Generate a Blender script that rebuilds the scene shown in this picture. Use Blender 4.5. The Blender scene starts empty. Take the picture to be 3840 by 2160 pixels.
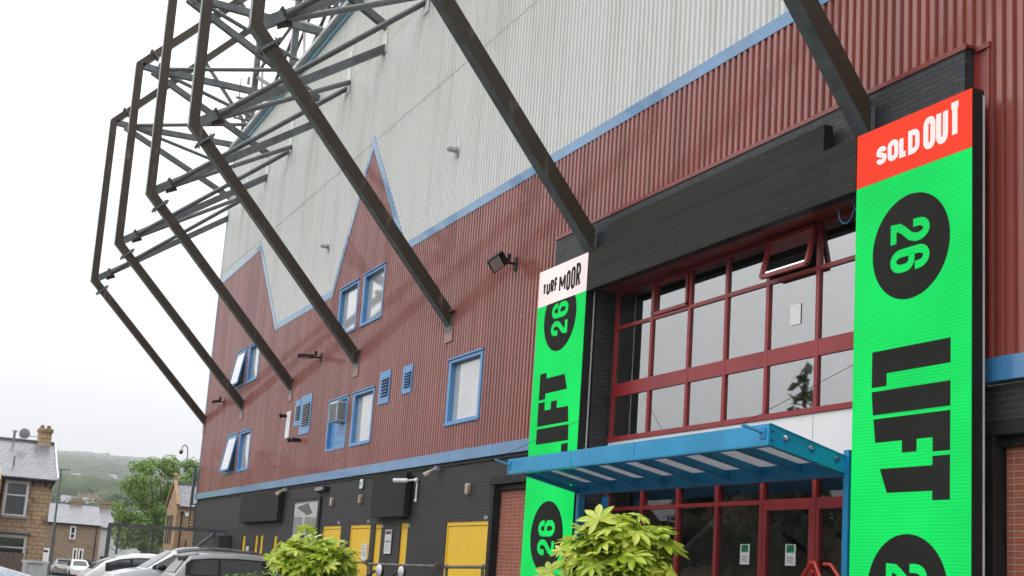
import bpy, math, random
from mathutils import Vector, Matrix
S = bpy.context.scene
# ---------------------------------------------------------------- camera, world, sun, exposure
cam = bpy.data.cameras.new("camera"); CO = bpy.data.objects.new("camera", cam); S.collection.objects.link(CO)
yaw, tilt, roll = 1.13870646, 0.17847942, 0.06862404
cy, sy = math.cos(yaw), math.sin(yaw)
fw = Vector((-sy, cy, 0)); rt = Vector((cy, sy, 0)); up = Vector((0, 0, 1))
f2 = fw*math.cos(tilt)+up*math.sin(tilt); u2 = -fw*math.sin(tilt)+up*math.cos(tilt)
r3 = rt*math.cos(roll)+u2*math.sin(roll); u3 = -rt*math.sin(roll)+u2*math.cos(roll)
CO.matrix_world = Matrix(((r3.x, u3.x, -f2.x, 0), (r3.y, u3.y, -f2.y, -11.06), (r3.z, u3.z, -f2.z, 1.6), (0, 0, 0, 1)))
cam.sensor_width = 36; cam.lens = 43.85; cam.shift_y = 0.0672; cam.clip_start = 0.1; cam.clip_end = 12000
S.camera = CO
SUN_EL, SUN_AZ = 52, 205
W = bpy.data.worlds.new("World"); S.world = W; W.use_nodes = True
nt = W.node_tree; N = nt.nodes; L = nt.links; bg = N['Background']
sky = N.new('ShaderNodeTexSky'); sky.sky_type = 'NISHITA'; sky.sun_disc = False
sky.sun_elevation = math.radians(SUN_EL); sky.sun_rotation = math.radians(SUN_AZ)
skm = N.new('ShaderNodeVectorMath'); skm.operation = 'SCALE'; skm.inputs['Scale'].default_value = 0.08
L.new(sky.outputs[0], skm.inputs[0])
tc = N.new('ShaderNodeTexCoord'); sx = N.new('ShaderNodeSeparateXYZ'); L.new(tc.outputs['Generated'], sx.inputs[0])
cr = N.new('ShaderNodeValToRGB'); L.new(sx.outputs['Z'], cr.inputs[0])
e = cr.color_ramp.elements
e[0].position = 0.0; e[0].color = (.38, .39, .41, 1); e[1].position = 1.0; e[1].color = (1, 1, 1.02, 1)
for p, c in ((.03, .40), (.10, .47), (.24, .62), (.45, .85)):
    q = e.new(p); q.color = (c, c, c*1.015, 1)
ns = N.new('ShaderNodeTexNoise'); ns.inputs['Scale'].default_value = 2.2; ns.inputs['Detail'].default_value = 4
mpw = N.new('ShaderNodeMapping'); mpw.inputs['Scale'].default_value = (1, 1, 3.5); L.new(tc.outputs['Generated'], mpw.inputs[0]); L.new(mpw.outputs[0], ns.inputs[0])
mr = N.new('ShaderNodeMapRange'); mr.inputs[1].default_value = .3; mr.inputs[2].default_value = .7; mr.inputs[3].default_value = 1.85; mr.inputs[4].default_value = 2.2
L.new(ns.outputs[0], mr.inputs[0])
cl = N.new('ShaderNodeVectorMath'); cl.operation = 'SCALE'; L.new(cr.outputs[0], cl.inputs[0]); L.new(mr.outputs[0], cl.inputs['Scale'])
mx = N.new('ShaderNodeMix'); mx.data_type = 'RGBA'; mx.inputs[0].default_value = .93
L.new(skm.outputs[0], mx.inputs[6]); L.new(cl.outputs[0], mx.inputs[7]); L.new(mx.outputs[2], bg.inputs[0]); bg.inputs[1].default_value = 1.0
sl = bpy.data.lights.new("sun", 'SUN'); sl.energy = 0.55; sl.angle = math.radians(45); sl.color = (1, .97, .93)
so = bpy.data.objects.new("sun", sl); S.collection.objects.link(so); so.location = (0, -30, 60)
sdir = Vector((math.sin(math.radians(SUN_AZ))*math.cos(math.radians(SUN_EL)), math.cos(math.radians(SUN_AZ))*math.cos(math.radians(SUN_EL)), math.sin(math.radians(SUN_EL))))
so.rotation_euler = sdir.to_track_quat('Z', 'Y').to_euler()
vs = S.view_settings; vs.view_transform = 'Standard'; vs.look = 'None'; vs.gamma = 1; vs.exposure = 0.36
S.render.engine = 'CYCLES'
# ---------------------------------------------------------------- helpers
C = S.collection
rnd = random.Random(7)
class MB:
    def __init__(s): s.v = []; s.f = []; s.mi = []
    def add(s, vs, fs, m=0):
        b = len(s.v); s.v += [tuple(x) for x in vs]
        for f in fs: s.f.append(tuple(b+i for i in f)); s.mi.append(m)
        return s
    def box(s, x0, x1, y0, y1, z0, z1, m=0):
        return s.add([(x0,y0,z0),(x1,y0,z0),(x1,y1,z0),(x0,y1,z0),(x0,y0,z1),(x1,y0,z1),(x1,y1,z1),(x0,y1,z1)],
                     [(0,3,2,1),(4,5,6,7),(0,1,5,4),(1,2,6,5),(2,3,7,6),(3,0,4,7)], m)
    def beam(s, p, q, w, h, ref=(1,0,0), m=0):     # w along ref-ish axis, h across
        p, q = Vector(p), Vector(q); d = (q-p).normalized(); r = Vector(ref); a = (r-d*r.dot(d)).normalized()*w/2; b = d.cross(a).normalized()*h/2
        vs = [p-a-b, p+a-b, p+a+b, p-a+b, q-a-b, q+a-b, q+a+b, q-a+b]
        return s.add(vs, [(0,3,2,1),(4,5,6,7),(0,1,5,4),(1,2,6,5),(2,3,7,6),(3,0,4,7)], m)
    def tube(s, p, q, r, n=12, r2=None, m=0, cap=True):
        p, q = Vector(p), Vector(q); d = (q-p).normalized(); a = d.orthogonal().normalized(); b = d.cross(a); r2 = r if r2 is None else r2
        vs = [p+(a*math.cos(t)+b*math.sin(t))*r for t in [2*math.pi*i/n for i in range(n)]]+[q+(a*math.cos(t)+b*math.sin(t))*r2 for t in [2*math.pi*i/n for i in range(n)]]
        fs = [(i, (i+1)%n, n+(i+1)%n, n+i) for i in range(n)]
        if cap: fs += [tuple(range(n-1, -1, -1)), tuple(range(n, 2*n))]
        return s.add(vs, fs, m)
    def path(s, pts, r, n=8, m=0):
        for i in range(len(pts)-1): s.tube(pts[i], pts[i+1], r, n, m=m)
        for p in pts[1:-1]: s.ball(p, r*1.02, 8, 5, m=m)
        return s
    def ball(s, c, r, n=12, k=8, sz=1, m=0):
        vs = [(c[0], c[1], c[2]-r*sz)]
        for j in range(1, k):
            t = math.pi*j/k
            for i in range(n):
                a = 2*math.pi*i/n; vs.append((c[0]+r*math.sin(t)*math.cos(a), c[1]+r*math.sin(t)*math.sin(a), c[2]-r*sz*math.cos(t)))
        vs.append((c[0], c[1], c[2]+r*sz)); fs = [(0, 1+(i+1)%n, 1+i) for i in range(n)]
        for j in range(k-2):
            for i in range(n): fs.append((1+j*n+i, 1+j*n+(i+1)%n, 1+(j+1)*n+(i+1)%n, 1+(j+1)*n+i))
        e = len(vs)-1; fs += [(e, 1+(k-2)*n+i, 1+(k-2)*n+(i+1)%n) for i in range(n)]
        return s.add(vs, fs, m)
    def prism(s, pts, d, m=0):        # pts 3-D polygon, d extrusion vector
        n = len(pts); d = Vector(d); P = [Vector(p) for p in pts]
        return s.add(P+[p+d for p in P], [tuple(range(n))[::-1], tuple(range(n, 2*n))]+[(i, (i+1)%n, n+(i+1)%n, n+i) for i in range(n)], m)
    def grid(s, rows, m=0, closed=False):
        n = len(rows[0]); vs = [p for r in rows for p in r]; fs = []
        for j in range(len(rows)-1):
            for i in range(n if closed else n-1): fs.append((j*n+i, j*n+(i+1)%n, (j+1)*n+(i+1)%n, (j+1)*n+i))
        return s.add(vs, fs, m)
    def build(s, name, mats, parent=None, smooth=False, bevel=0, local=False, label=None):
        me = bpy.data.meshes.new(name); o = bpy.data.objects.new(name, me)
        off = Vector((0,0,0))
        if parent is not None and not local:
            p = parent
            while p is not None: off += p.location; p = p.parent
        me.from_pydata([tuple(Vector(v)-off) for v in s.v], [], s.f); me.update()
        if not isinstance(mats, (list, tuple)): mats = [mats]
        for mm in mats: me.materials.append(mm)
        if len(mats) > 1: me.polygons.foreach_set('material_index', s.mi)
        if smooth: me.polygons.foreach_set('use_smooth', [True]*len(me.polygons))
        C.objects.link(o)
        if parent is not None: o.parent = parent
        if bevel:
            b = o.modifiers.new('bevel', 'BEVEL'); b.width = bevel; b.segments = 2; b.limit_method = 'ANGLE'
        if label: o['label'] = label
        return o
def tag(o, label=None, cat=None, group=None, kind=None):
    if label: o['label'] = label
    if cat: o['category'] = cat
    if group: o['group'] = group
    if kind: o['kind'] = kind
    return o
def thing(name, label, cat, loc=(0,0,0), rz=0, group=None):
    o = bpy.data.objects.new(name, None); C.objects.link(o); o.location = loc; o.rotation_euler = (0, 0, rz); o.empty_display_size = .2
    return tag(o, label, cat, group)
def copy_tree(o, parent=None):
    c = o.copy(); C.objects.link(c); c.parent = parent
    for ch in list(o.children): copy_tree(ch, c)
    return c
def holes_wall(mb, x0, x1, z0, z1, y0, y1, holes, m=0):
    xs = sorted({x0, x1}|{max(x0, min(x1, h[i])) for h in holes for i in (0, 1)})
    for a, b in zip(xs, xs[1:]):
        if b-a < 1e-4: continue
        cut = sorted([(h[2], h[3]) for h in holes if h[0] < (a+b)/2 < h[1]]); z = z0
        for c0, c1 in cut:
            if c0 > z: mb.box(a, b, y0, y1, z, min(c0, z1), m)
            z = max(z, c1)
        if z < z1: mb.box(a, b, y0, y1, z, z1, m)
    return mb
# ---------------------------------------------------------------- materials
def mat(name, col=(.5,.5,.5), rough=.5, metal=0, spec=.5, emit=None, es=1, coat=0, bump=0, bscale=20, var=0, vscale=1.5, col2=None, vstretch=(1,1,1), pos='Position', fac=(.35,.65), rvar=0):
    m = bpy.data.materials.new(name); m.use_nodes = True; t = m.node_tree; b = t.nodes['Principled BSDF']
    b.inputs['Base Color'].default_value = (*col, 1); b.inputs['Roughness'].default_value = rough; b.inputs['Metallic'].default_value = metal
    b.inputs['Specular IOR Level'].default_value = spec; b.inputs['Coat Weight'].default_value = coat
    if emit: b.inputs['Emission Color'].default_value = (*emit, 1); b.inputs['Emission Strength'].default_value = es
    if var or col2 or bump or rvar:
        g = t.nodes.new('ShaderNodeNewGeometry') if pos == 'Position' else t.nodes.new('ShaderNodeTexCoord')
        mp = t.nodes.new('ShaderNodeMapping'); mp.inputs['Scale'].default_value = vstretch; t.links.new(g.outputs[pos], mp.inputs[0])
    if var or col2 or rvar:
        n = t.nodes.new('ShaderNodeTexNoise'); n.inputs['Scale'].default_value = vscale; n.inputs['Detail'].default_value = 7; n.inputs['Roughness'].default_value = .62; t.links.new(mp.outputs[0], n.inputs[0])
        r = t.nodes.new('ShaderNodeMapRange'); r.inputs[1].default_value, r.inputs[2].default_value = fac; t.links.new(n.outputs[0], r.inputs[0])
        mixn = t.nodes.new('ShaderNodeMix'); mixn.data_type = 'RGBA'; t.links.new(r.outputs[0], mixn.inputs[0])
        c2 = col2 or tuple(min(1, c*(1-var)) for c in col)
        mixn.inputs[6].default_value = (*col, 1); mixn.inputs[7].default_value = (*c2, 1); t.links.new(mixn.outputs[2], b.inputs['Base Color'])
        if rvar:
            r2 = t.nodes.new('ShaderNodeMapRange'); r2.inputs[3].default_value = rough; r2.inputs[4].default_value = rough+rvar; t.links.new(r.outputs[0], r2.inputs[0]); t.links.new(r2.outputs[0], b.inputs['Roughness'])
    if bump:
        n2 = t.nodes.new('ShaderNodeTexNoise'); n2.inputs['Scale'].default_value = bscale; n2.inputs['Detail'].default_value = 5; t.links.new(mp.outputs[0], n2.inputs[0])
        bp = t.nodes.new('ShaderNodeBump'); bp.inputs['Strength'].default_value = bump; bp.inputs['Distance'].default_value = .02; t.links.new(n2.outputs[0], bp.inputs['Height']); t.links.new(bp.outputs[0], b.inputs['Normal'])
    return m
def brick(name, c1, c2, mortar, bw=.225, rh=.075, ms=.008, rough=.8, spec=.3, bump=.6, dirt=None, dfac=(.55,.75), marks=None, swap=False, vs_=1.2):
    m = bpy.data.materials.new(name); m.use_nodes = True; t = m.node_tree; b = t.nodes['Principled BSDF']; b.inputs['Roughness'].default_value = rough; b.inputs['Specular IOR Level'].default_value = spec
    g = t.nodes.new('ShaderNodeNewGeometry'); sp = t.nodes.new('ShaderNodeSeparateXYZ'); t.links.new(g.outputs['Position'], sp.inputs[0])
    ad = t.nodes.new('ShaderNodeMath'); ad.operation = 'ADD'; t.links.new(sp.outputs[0], ad.inputs[0]); t.links.new(sp.outputs[1], ad.inputs[1])
    cb = t.nodes.new('ShaderNodeCombineXYZ'); t.links.new(ad.outputs[0], cb.inputs[0]); t.links.new(sp.outputs[2], cb.inputs[1])
    br = t.nodes.new('ShaderNodeTexBrick'); t.links.new(cb.outputs[0], br.inputs['Vector']); br.inputs['Scale'].default_value = 1
    br.inputs['Brick Width'].default_value = bw; br.inputs['Row Height'].default_value = rh; br.inputs['Mortar Size'].default_value = ms; br.inputs['Mortar Smooth'].default_value = .1
    br.inputs['Color1'].default_value = (*c1, 1); br.inputs['Color2'].default_value = (*c2, 1); br.inputs['Mortar'].default_value = (*mortar, 1)
    out = br.outputs['Color']
    n = t.nodes.new('ShaderNodeTexNoise'); n.inputs['Scale'].default_value = vs_; n.inputs['Detail'].default_value = 8; n.inputs['Roughness'].default_value = .65; t.links.new(cb.outputs[0], n.inputs[0])
    if dirt:
        r = t.nodes.new('ShaderNodeMapRange'); r.inputs[1].default_value, r.inputs[2].default_value = dfac; t.links.new(n.outputs[0], r.inputs[0])
        mixn = t.nodes.new('ShaderNodeMix'); mixn.data_type = 'RGBA'; t.links.new(r.outputs[0], mixn.inputs[0]); t.links.new(out, mixn.inputs[6]); mixn.inputs[7].default_value = (*dirt, 1); out = mixn.outputs[2]
    if marks:      # small engraved lettering on each brick
        n3 = t.nodes.new('ShaderNodeTexNoise'); mp = t.nodes.new('ShaderNodeMapping'); mp.inputs['Scale'].default_value = (75, 1/rh*2, 1); n3.inputs['Scale'].default_value = 1; n3.inputs['Detail'].default_value = 1
        t.links.new(cb.outputs[0], mp.inputs[0]); t.links.new(mp.outputs[0], n3.inputs[0])
        w1 = t.nodes.new('ShaderNodeTexBrick'); w1.offset = 0; t.links.new(cb.outputs[0], w1.inputs['Vector']); w1.inputs['Scale'].default_value = 1; w1.inputs['Brick Width'].default_value = bw; w1.inputs['Row Height'].default_value = rh/2; w1.inputs['Mortar Size'].default_value = .012
        w1.inputs['Mortar Smooth'].default_value = 0; w1.inputs['Color1'].default_value = w1.inputs['Color2'].default_value = (1,1,1,1); w1.inputs['Mortar'].default_value = (0,0,0,1)
        gt = t.nodes.new('ShaderNodeMath'); gt.operation = 'GREATER_THAN'; gt.inputs[1].default_value = .5; t.links.new(n3.outputs[0], gt.inputs[0])
        mu = t.nodes.new('ShaderNodeMath'); mu.operation = 'MULTIPLY'; t.links.new(gt.outputs[0], mu.inputs[0]); t.links.new(w1.outputs['Color'], mu.inputs[1])
        mixm = t.nodes.new('ShaderNodeMix'); mixm.data_type = 'RGBA'; t.links.new(mu.outputs[0], mixm.inputs[0]); t.links.new(out, mixm.inputs[6]); mixm.inputs[7].default_value = (*marks, 1); out = mixm.outputs[2]
        br.offset = 0
    t.links.new(out, b.inputs['Base Color'])
    if bump:
        sb = t.nodes.new('ShaderNodeMath'); sb.operation = 'MULTIPLY_ADD'; sb.inputs[1].default_value = -1; t.links.new(br.outputs['Fac'], sb.inputs[0]); t.links.new(n.outputs[0], sb.inputs[2])
        bp = t.nodes.new('ShaderNodeBump'); bp.inputs['Strength'].default_value = bump; bp.inputs['Distance'].default_value = .008; t.links.new(sb.outputs[0], bp.inputs['Height']); t.links.new(bp.outputs[0], b.inputs['Normal'])
    return m
def glassmat(name, tint=(.75,.8,.8), refl=1.45, trans=.75, rough=.02):
    m = bpy.data.materials.new(name); m.use_nodes = True; t = m.node_tree; t.nodes.clear()
    o = t.nodes.new('ShaderNodeOutputMaterial'); a = t.nodes.new('ShaderNodeBsdfTransparent'); a.inputs[0].default_value = (*[c*trans for c in tint], 1)
    g = t.nodes.new('ShaderNodeBsdfGlossy'); g.inputs['Roughness'].default_value = rough; g.inputs[0].default_value = (.95,.96,.96,1)
    fr = t.nodes.new('ShaderNodeFresnel'); fr.inputs[0].default_value = refl
    x = t.nodes.new('ShaderNodeMixShader'); t.links.new(fr.outputs[0], x.inputs[0]); t.links.new(a.outputs[0], x.inputs[1]); t.links.new(g.outputs[0], x.inputs[2]); t.links.new(x.outputs[0], o.inputs[0])
    return m
M = {}
M['red'] = mat('red_cladding', (.30,.062,.042), .34, col2=(.21,.043,.028), vscale=1.0, vstretch=(1.5,1.5,.12), spec=.7, rvar=.12, coat=.36)
M['white'] = mat('white_cladding', (.70,.70,.69), .42, col2=(.57,.565,.53), vscale=1.1, vstretch=(1.6,1.6,.09), fac=(.5,.78), spec=.5, rvar=.1)
M['redflash'] = mat('red_flashing', (.26,.035,.028), .3, var=.35, vscale=1.2)
M['blue'] = mat('blue_trim', (.055,.23,.47), .30, var=.25, vscale=.8, vstretch=(1,1,.3), spec=.8, coat=.4)
M['bluedeep'] = mat('deep_blue_paint', (.006,.24,.50), .33, var=.25, vscale=2.2, spec=.55, rvar=.15)
M['winblue'] = mat('blue_window_frame', (.10,.30,.60), .35, var=.15)
M['blackbrick'] = brick('black_painted_brick', (.028,.028,.030), (.034,.034,.036), (.055,.055,.056), rough=.62, dirt=(.06,.06,.062), dfac=(.55,.85), bump=.5)
M['portalbrick'] = brick('black_portal_brick', (.028,.029,.034), (.044,.046,.052), (.016,.016,.018), rough=.5, dirt=(.26,.13,.09), dfac=(.70,.76), bump=.9, vs_=3.2)
M['plaque'] = brick('named_red_bricks', (.40,.115,.065), (.30,.085,.052), (.34,.26,.20), bw=.2287, rh=.075, ms=.006, marks=(.17,.07,.06), dirt=(.22,.08,.06), dfac=(.55,.9), bump=.3, vs_=2)
M['black'] = mat('black_paint', (.016,.016,.017), .55, var=.3, spec=.25)
M['led'] = brick('unlit_led_face', (.026,.025,.022), (.034,.033,.029), (.050,.048,.043), bw=1.5, rh=.1875, ms=.005, rough=.75, spec=.15, bump=.15)
M['yellow'] = mat('yellow_door_paint', (.84,.53,.03), .42, col2=(.72,.42,.03), vscale=1.5, fac=(.5,.9))
M['steel'] = mat('galvanised_steel', (.125,.14,.148), .4, col2=(.07,.078,.082), vscale=2.5, spec=.5, bump=.15, bscale=9)
M['rust'] = mat('weathered_brown_steel', (.044,.032,.021), .5, spec=.3, col2=(.12,.10,.082), vscale=2.2, vstretch=(1.6,1.6,.45), fac=(.59,.68), bump=.2, bscale=7)
M['redframe'] = mat('red_window_frame', (.31,.020,.024), .35, var=.3, vscale=2)
M['whitep'] = mat('white_panel', (.80,.80,.81), .35, var=.06, vscale=.6)
M['glass'] = glassmat('window_glass', (.62,.66,.65), 2.0, .90)
M['glassup'] = glassmat('upper_window_glass', (.62,.66,.66), 4.6, .6)
M['blind'] = mat('pale_window_pane', (.52,.53,.52), .05, col2=(.42,.43,.43), vscale=.7, fac=(.4,.7), spec=1.0, coat=1.0)
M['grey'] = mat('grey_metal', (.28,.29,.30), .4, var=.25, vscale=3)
M['lightgrey'] = mat('light_grey_metal', (.55,.56,.57), .4, var=.15)
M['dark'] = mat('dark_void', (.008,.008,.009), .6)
M['cream'] = mat('cream_plastic', (.50,.44,.34), .4, col2=(.30,.22,.15), vscale=6)
M['galv'] = mat('dull_pipe_steel', (.17,.16,.145), .5, col2=(.10,.075,.055), vscale=5)
def leafmat(name, a, b_, c, rough=.45, trans=.35, scale=6):
    m = bpy.data.materials.new(name); m.use_nodes = True; t = m.node_tree; b = t.nodes['Principled BSDF']; b.inputs['Roughness'].default_value = rough; b.inputs['Specular IOR Level'].default_value = .4
    oi = t.nodes.new('ShaderNodeNewGeometry'); r = t.nodes.new('ShaderNodeValToRGB'); t.links.new(oi.outputs['Random Per Island'], r.inputs[0]); e = r.color_ramp.elements; e[0].color = (*a,1); e[1].color = (*c,1); q = e.new(.5); q.color = (*b_,1)
    t.links.new(r.outputs[0], b.inputs['Base Color'])
    tr = t.nodes.new('ShaderNodeBsdfTranslucent'); t.links.new(r.outputs[0], tr.inputs[0]); mx_ = t.nodes.new('ShaderNodeMixShader'); mx_.inputs[0].default_value = trans
    o = t.nodes['Material Output']; t.links.new(b.outputs[0], mx_.inputs[1]); t.links.new(tr.outputs[0], mx_.inputs[2]); t.links.new(mx_.outputs[0], o.inputs[0]); return m
def ledglow(name, col, s=1.0, band=.10):
    m = bpy.data.materials.new(name); m.use_nodes = True; t = m.node_tree; b = t.nodes['Principled BSDF']; b.inputs['Base Color'].default_value = (.01,.01,.01,1); b.inputs['Roughness'].default_value = .8; b.inputs['Specular IOR Level'].default_value = .08; s *= .80; band *= .8
    g = t.nodes.new('ShaderNodeNewGeometry'); w = t.nodes.new('ShaderNodeTexWave'); w.bands_direction = 'Z'; w.inputs['Scale'].default_value = 7.6; w.inputs['Distortion'].default_value = 0
    t.links.new(g.outputs['Position'], w.inputs[0])
    n = t.nodes.new('ShaderNodeTexNoise'); n.inputs['Scale'].default_value = .9; t.links.new(g.outputs['Position'], n.inputs[0])
    a = t.nodes.new('ShaderNodeMath'); a.operation = 'MULTIPLY'; a.inputs[1].default_value = band; t.links.new(w.outputs['Fac'], a.inputs[0])
    a2 = t.nodes.new('ShaderNodeMath'); a2.operation = 'MULTIPLY_ADD'; a2.inputs[1].default_value = .35; a2.inputs[2].default_value = s*.80; t.links.new(n.outputs[0], a2.inputs[0])
    a3 = t.nodes.new('ShaderNodeMath'); a3.operation = 'SUBTRACT'; t.links.new(a2.outputs[0], a3.inputs[0]); t.links.new(a.outputs[0], a3.inputs[1])
    b.inputs['Emission Color'].default_value = (*col, 1); t.links.new(a3.outputs[0], b.inputs['Emission Strength']); return m
M['g_green'] = ledglow('lit_green_led', (.0,.82,.13), .97, .17)
M['g_red'] = ledglow('lit_red_led', (1.0,.055,.022), 1.0, .06)
M['g_white'] = ledglow('lit_pink_white_led', (.98,.82,.80), 1.05, .03)
M['ink'] = mat('unlit_led_marks', (.024,.023,.021), .8, spec=.1, var=.15, vscale=.7)
# ---------------------------------------------------------------- lettering from strokes
def arc(cx, cy_, rx, ry, a0, a1, n=8): return [(cx+rx*math.cos(math.radians(a0+(a1-a0)*i/n)), cy_+ry*math.sin(math.radians(a0+(a1-a0)*i/n))) for i in range(n+1)]
def rr(x0, x1, y0, y1, r=.3, q=.2): return arc(x1-r, y1-q, r, q, 90, 0, 5)+arc(x1-r, y0+q, r, q, 0, -90, 5)+arc(x0+r, y0+q, r, q, -90, -180, 5)+arc(x0+r, y1-q, r, q, 180, 90, 5)
G = {  # strokes on the centre line, unit box
 'S': [arc(.55,.75,.40,.22,0,90,4)+arc(.45,.75,.40,.22,90,180,4)+[(.05,.66),(.95,.36)]+arc(.55,.24,.40,.22,0,-90,4)[0:]+arc(.45,.24,.40,.22,-90,-180,4)],
 'O': [rr(0,1,0,1,.42,.2)+[(.58,1)]], '0': [rr(0,1,0,1,.42,.2)+[(.58,1)]], 'L': [[(0,1),(0,0),(1,0)]],
 'D': [[(0,1),(0,0),(.4,0)]+arc(.4,.25,.6,.25,-90,0,5)+arc(.4,.75,.6,.25,0,90,5)+[(0,1)]],
 'U': [[(0,1),(0,.25)]+arc(.5,.22,.5,.22,180,360,8)+[(1,1)]], 'T': [[(0,1),(1,1)],[(.5,1),(.5,0)]],
 'R': [[(0,0),(0,1),(.5,1)]+arc(.5,.75,.5,.25,90,-90,8)+[(0,.5)],[(.5,.5),(1,0)]], 'F': [[(1,1),(0,1),(0,0)],[(0,.52),(.85,.52)]],
 'M': [[(0,0),(0,1)],[(.04,1),(.5,.25)],[(.5,.25),(.96,1)],[(1,1),(1,0)]], 'I': [[(.5,0),(.5,1)]], 'E': [[(1,1),(0,1),(0,0),(1,0)],[(0,.5),(.85,.5)]],
 'X': [[(0,0),(1,1)],[(0,1),(1,0)]], '1': [[(.15,.8),(.5,1),(.5,0)]], '5': [[(1,1),(.05,1),(.05,.58),(.5,.62)]+arc(.5,.32,.5,.3,90,-160,8)],
 '7': [[(0,1),(1,1),(.3,0)]], '8': [arc(.5,.76,.42,.24,0,360,10),arc(.5,.27,.5,.27,0,360,10)], 'N': [[(0,0),(0,1),(1,0),(1,1)]],
 'P': [[(0,0),(0,1),(.5,1)]+arc(.5,.75,.5,.25,90,-90,8)+[(0,.5)]], 'A': [[(0,0),(.5,1),(1,0)],[(.2,.38),(.8,.38)]], 'K': [[(0,0),(0,1)],[(1,1),(0,.45),(1,0)]],
 'G': [arc(.5,.5,.5,.5,50,320,10)+[(1,.45),(.55,.45)]], 'H': [[(0,0),(0,1)],[(1,0),(1,1)],[(0,.5),(1,.5)]], 'S2': [], 'B': [[(0,0),(0,1),(.5,1)]+arc(.5,.76,.4,.24,90,-90,6)+[(0,.52)],[(.5,.52)]+arc(.5,.26,.5,.26,90,-90,6)+[(0,0)]],
 '2': [[(.04,.60)]+arc(.5,.74,.46,.26,180,-20,10)+[(.80,.52),(.30,.30),(.08,.18),(.04,.0),(1.04,.0)]],
 '6': [[(.96,.66)]+arc(.5,.76,.46,.24,0,180,10)+arc(.5,.24,.46,.24,180,360,10)+arc(.5,.36,.46,.20,0,90,6)+[(.10,.56)]],
}
def ribbon(mb, pts, w, fn, lift, m=0):
    """pts in plane units already scaled; w stroke width; fn maps (u,v,lift) to 3-D"""
    P = []
    for p in pts:
        if not P or (Vector(p)-P[-1]).length > 1e-4: P.append(Vector(p))
    n = len(P); Lf = []; Rt = []
    for i in range(n):
        d1 = (P[i]-P[i-1]).normalized() if i > 0 else None; d2 = (P[i+1]-P[i]).normalized() if i < n-1 else None
        if i == 0 and (P[0]-P[-1]).length < 1e-5: d1 = (P[0]-P[-2]).normalized()
        if i == n-1 and (P[0]-P[-1]).length < 1e-5: d2 = (P[1]-P[0]).normalized()
        d1 = d1 or d2; d2 = d2 or d1
        t = (d1+d2); t = t.normalized() if t.length > 1e-4 else d1
        nn = Vector((-t.y, t.x)); k = nn.dot(Vector((-d1.y, d1.x))); k = max(.55, k)
        Lf.append(P[i]+nn*w/2/k); Rt.append(P[i]-nn*w/2/k)
    vs = [fn(p.x, p.y, lift) for p in Lf]+[fn(p.x, p.y, lift) for p in Rt]
    mb.add(vs, [(i, i+1, n+i+1, n+i) for i in range(n-1)], m)
def glyph(mb, ch, u0, v0, w, h, t, fn, lift=0.0, th=None, m=0):
    for k, st in enumerate(G[ch]):
        if not st: continue
        pts = [(u0+t/2+p[0]*(w-t), v0+t/2+p[1]*(h-t)) for p in st]
        ribbon(mb, pts, t, fn, lift+.0006*k, m)
def text(mb, s, u0, v0, w, h, t, gap, fn, lift=0):
    u = u0
    for ch in s:
        if ch == ' ': u += w*.7; continue
        glyph(mb, ch, u, v0, w, h, t, fn, lift); u += w+gap
# ---------------------------------------------------------------- ground
def gz(y):
    P = [(-400,0),(-11.5,0),(-8,.10),(-6,.24),(-1.8,.38)]
    if y >= -1.8: return .38
    for (a, za), (b, zb) in zip(P, P[1:]):
        if a <= y <= b: return za+(zb-za)*(y-a)/(b-a)
    return 0
M['asphalt'] = mat('wet_asphalt', (.05,.05,.052), .35, var=.35, vscale=3, bump=.3, bscale=60, rvar=.3)
M['paving'] = mat('grey_paving', (.20,.195,.185), .5, var=.3, vscale=2, bump=.2)
def hill(x, y):
    d = math.hypot(x, y+11); az = math.atan2(y+11, -x)   # 0 = straight down the street
    P = [(0,0),(62,0),(100,-.45),(150,-.5),(260,1.2),(420,13),(800,36),(1100,58),(1500,90),(2000,130),(2700,190),(3300,180),(5000,150),(7000,120)]
    z = P[-1][1]
    for (a, za), (b, zb) in zip(P, P[1:]):
        if a <= d <= b: z = za+(zb-za)*(d-a)/(b-a); break
    k = 1.0 if abs(az) < 1.2 else max(.25, 1-(abs(az)-1.2))
    wv = (math.sin(x*.0031+y*.0042)+math.sin(x*.0083-y*.0061+1)*.5+math.sin(y*.017+x*.004)*.25)*max(0, min(1, (d-300)/2000))*5.0
    return z*k+wv-(.35 if (-60 < x < 20 and -30 < y < 60) else 0)-(.06 if d < 150 else 0)
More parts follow.
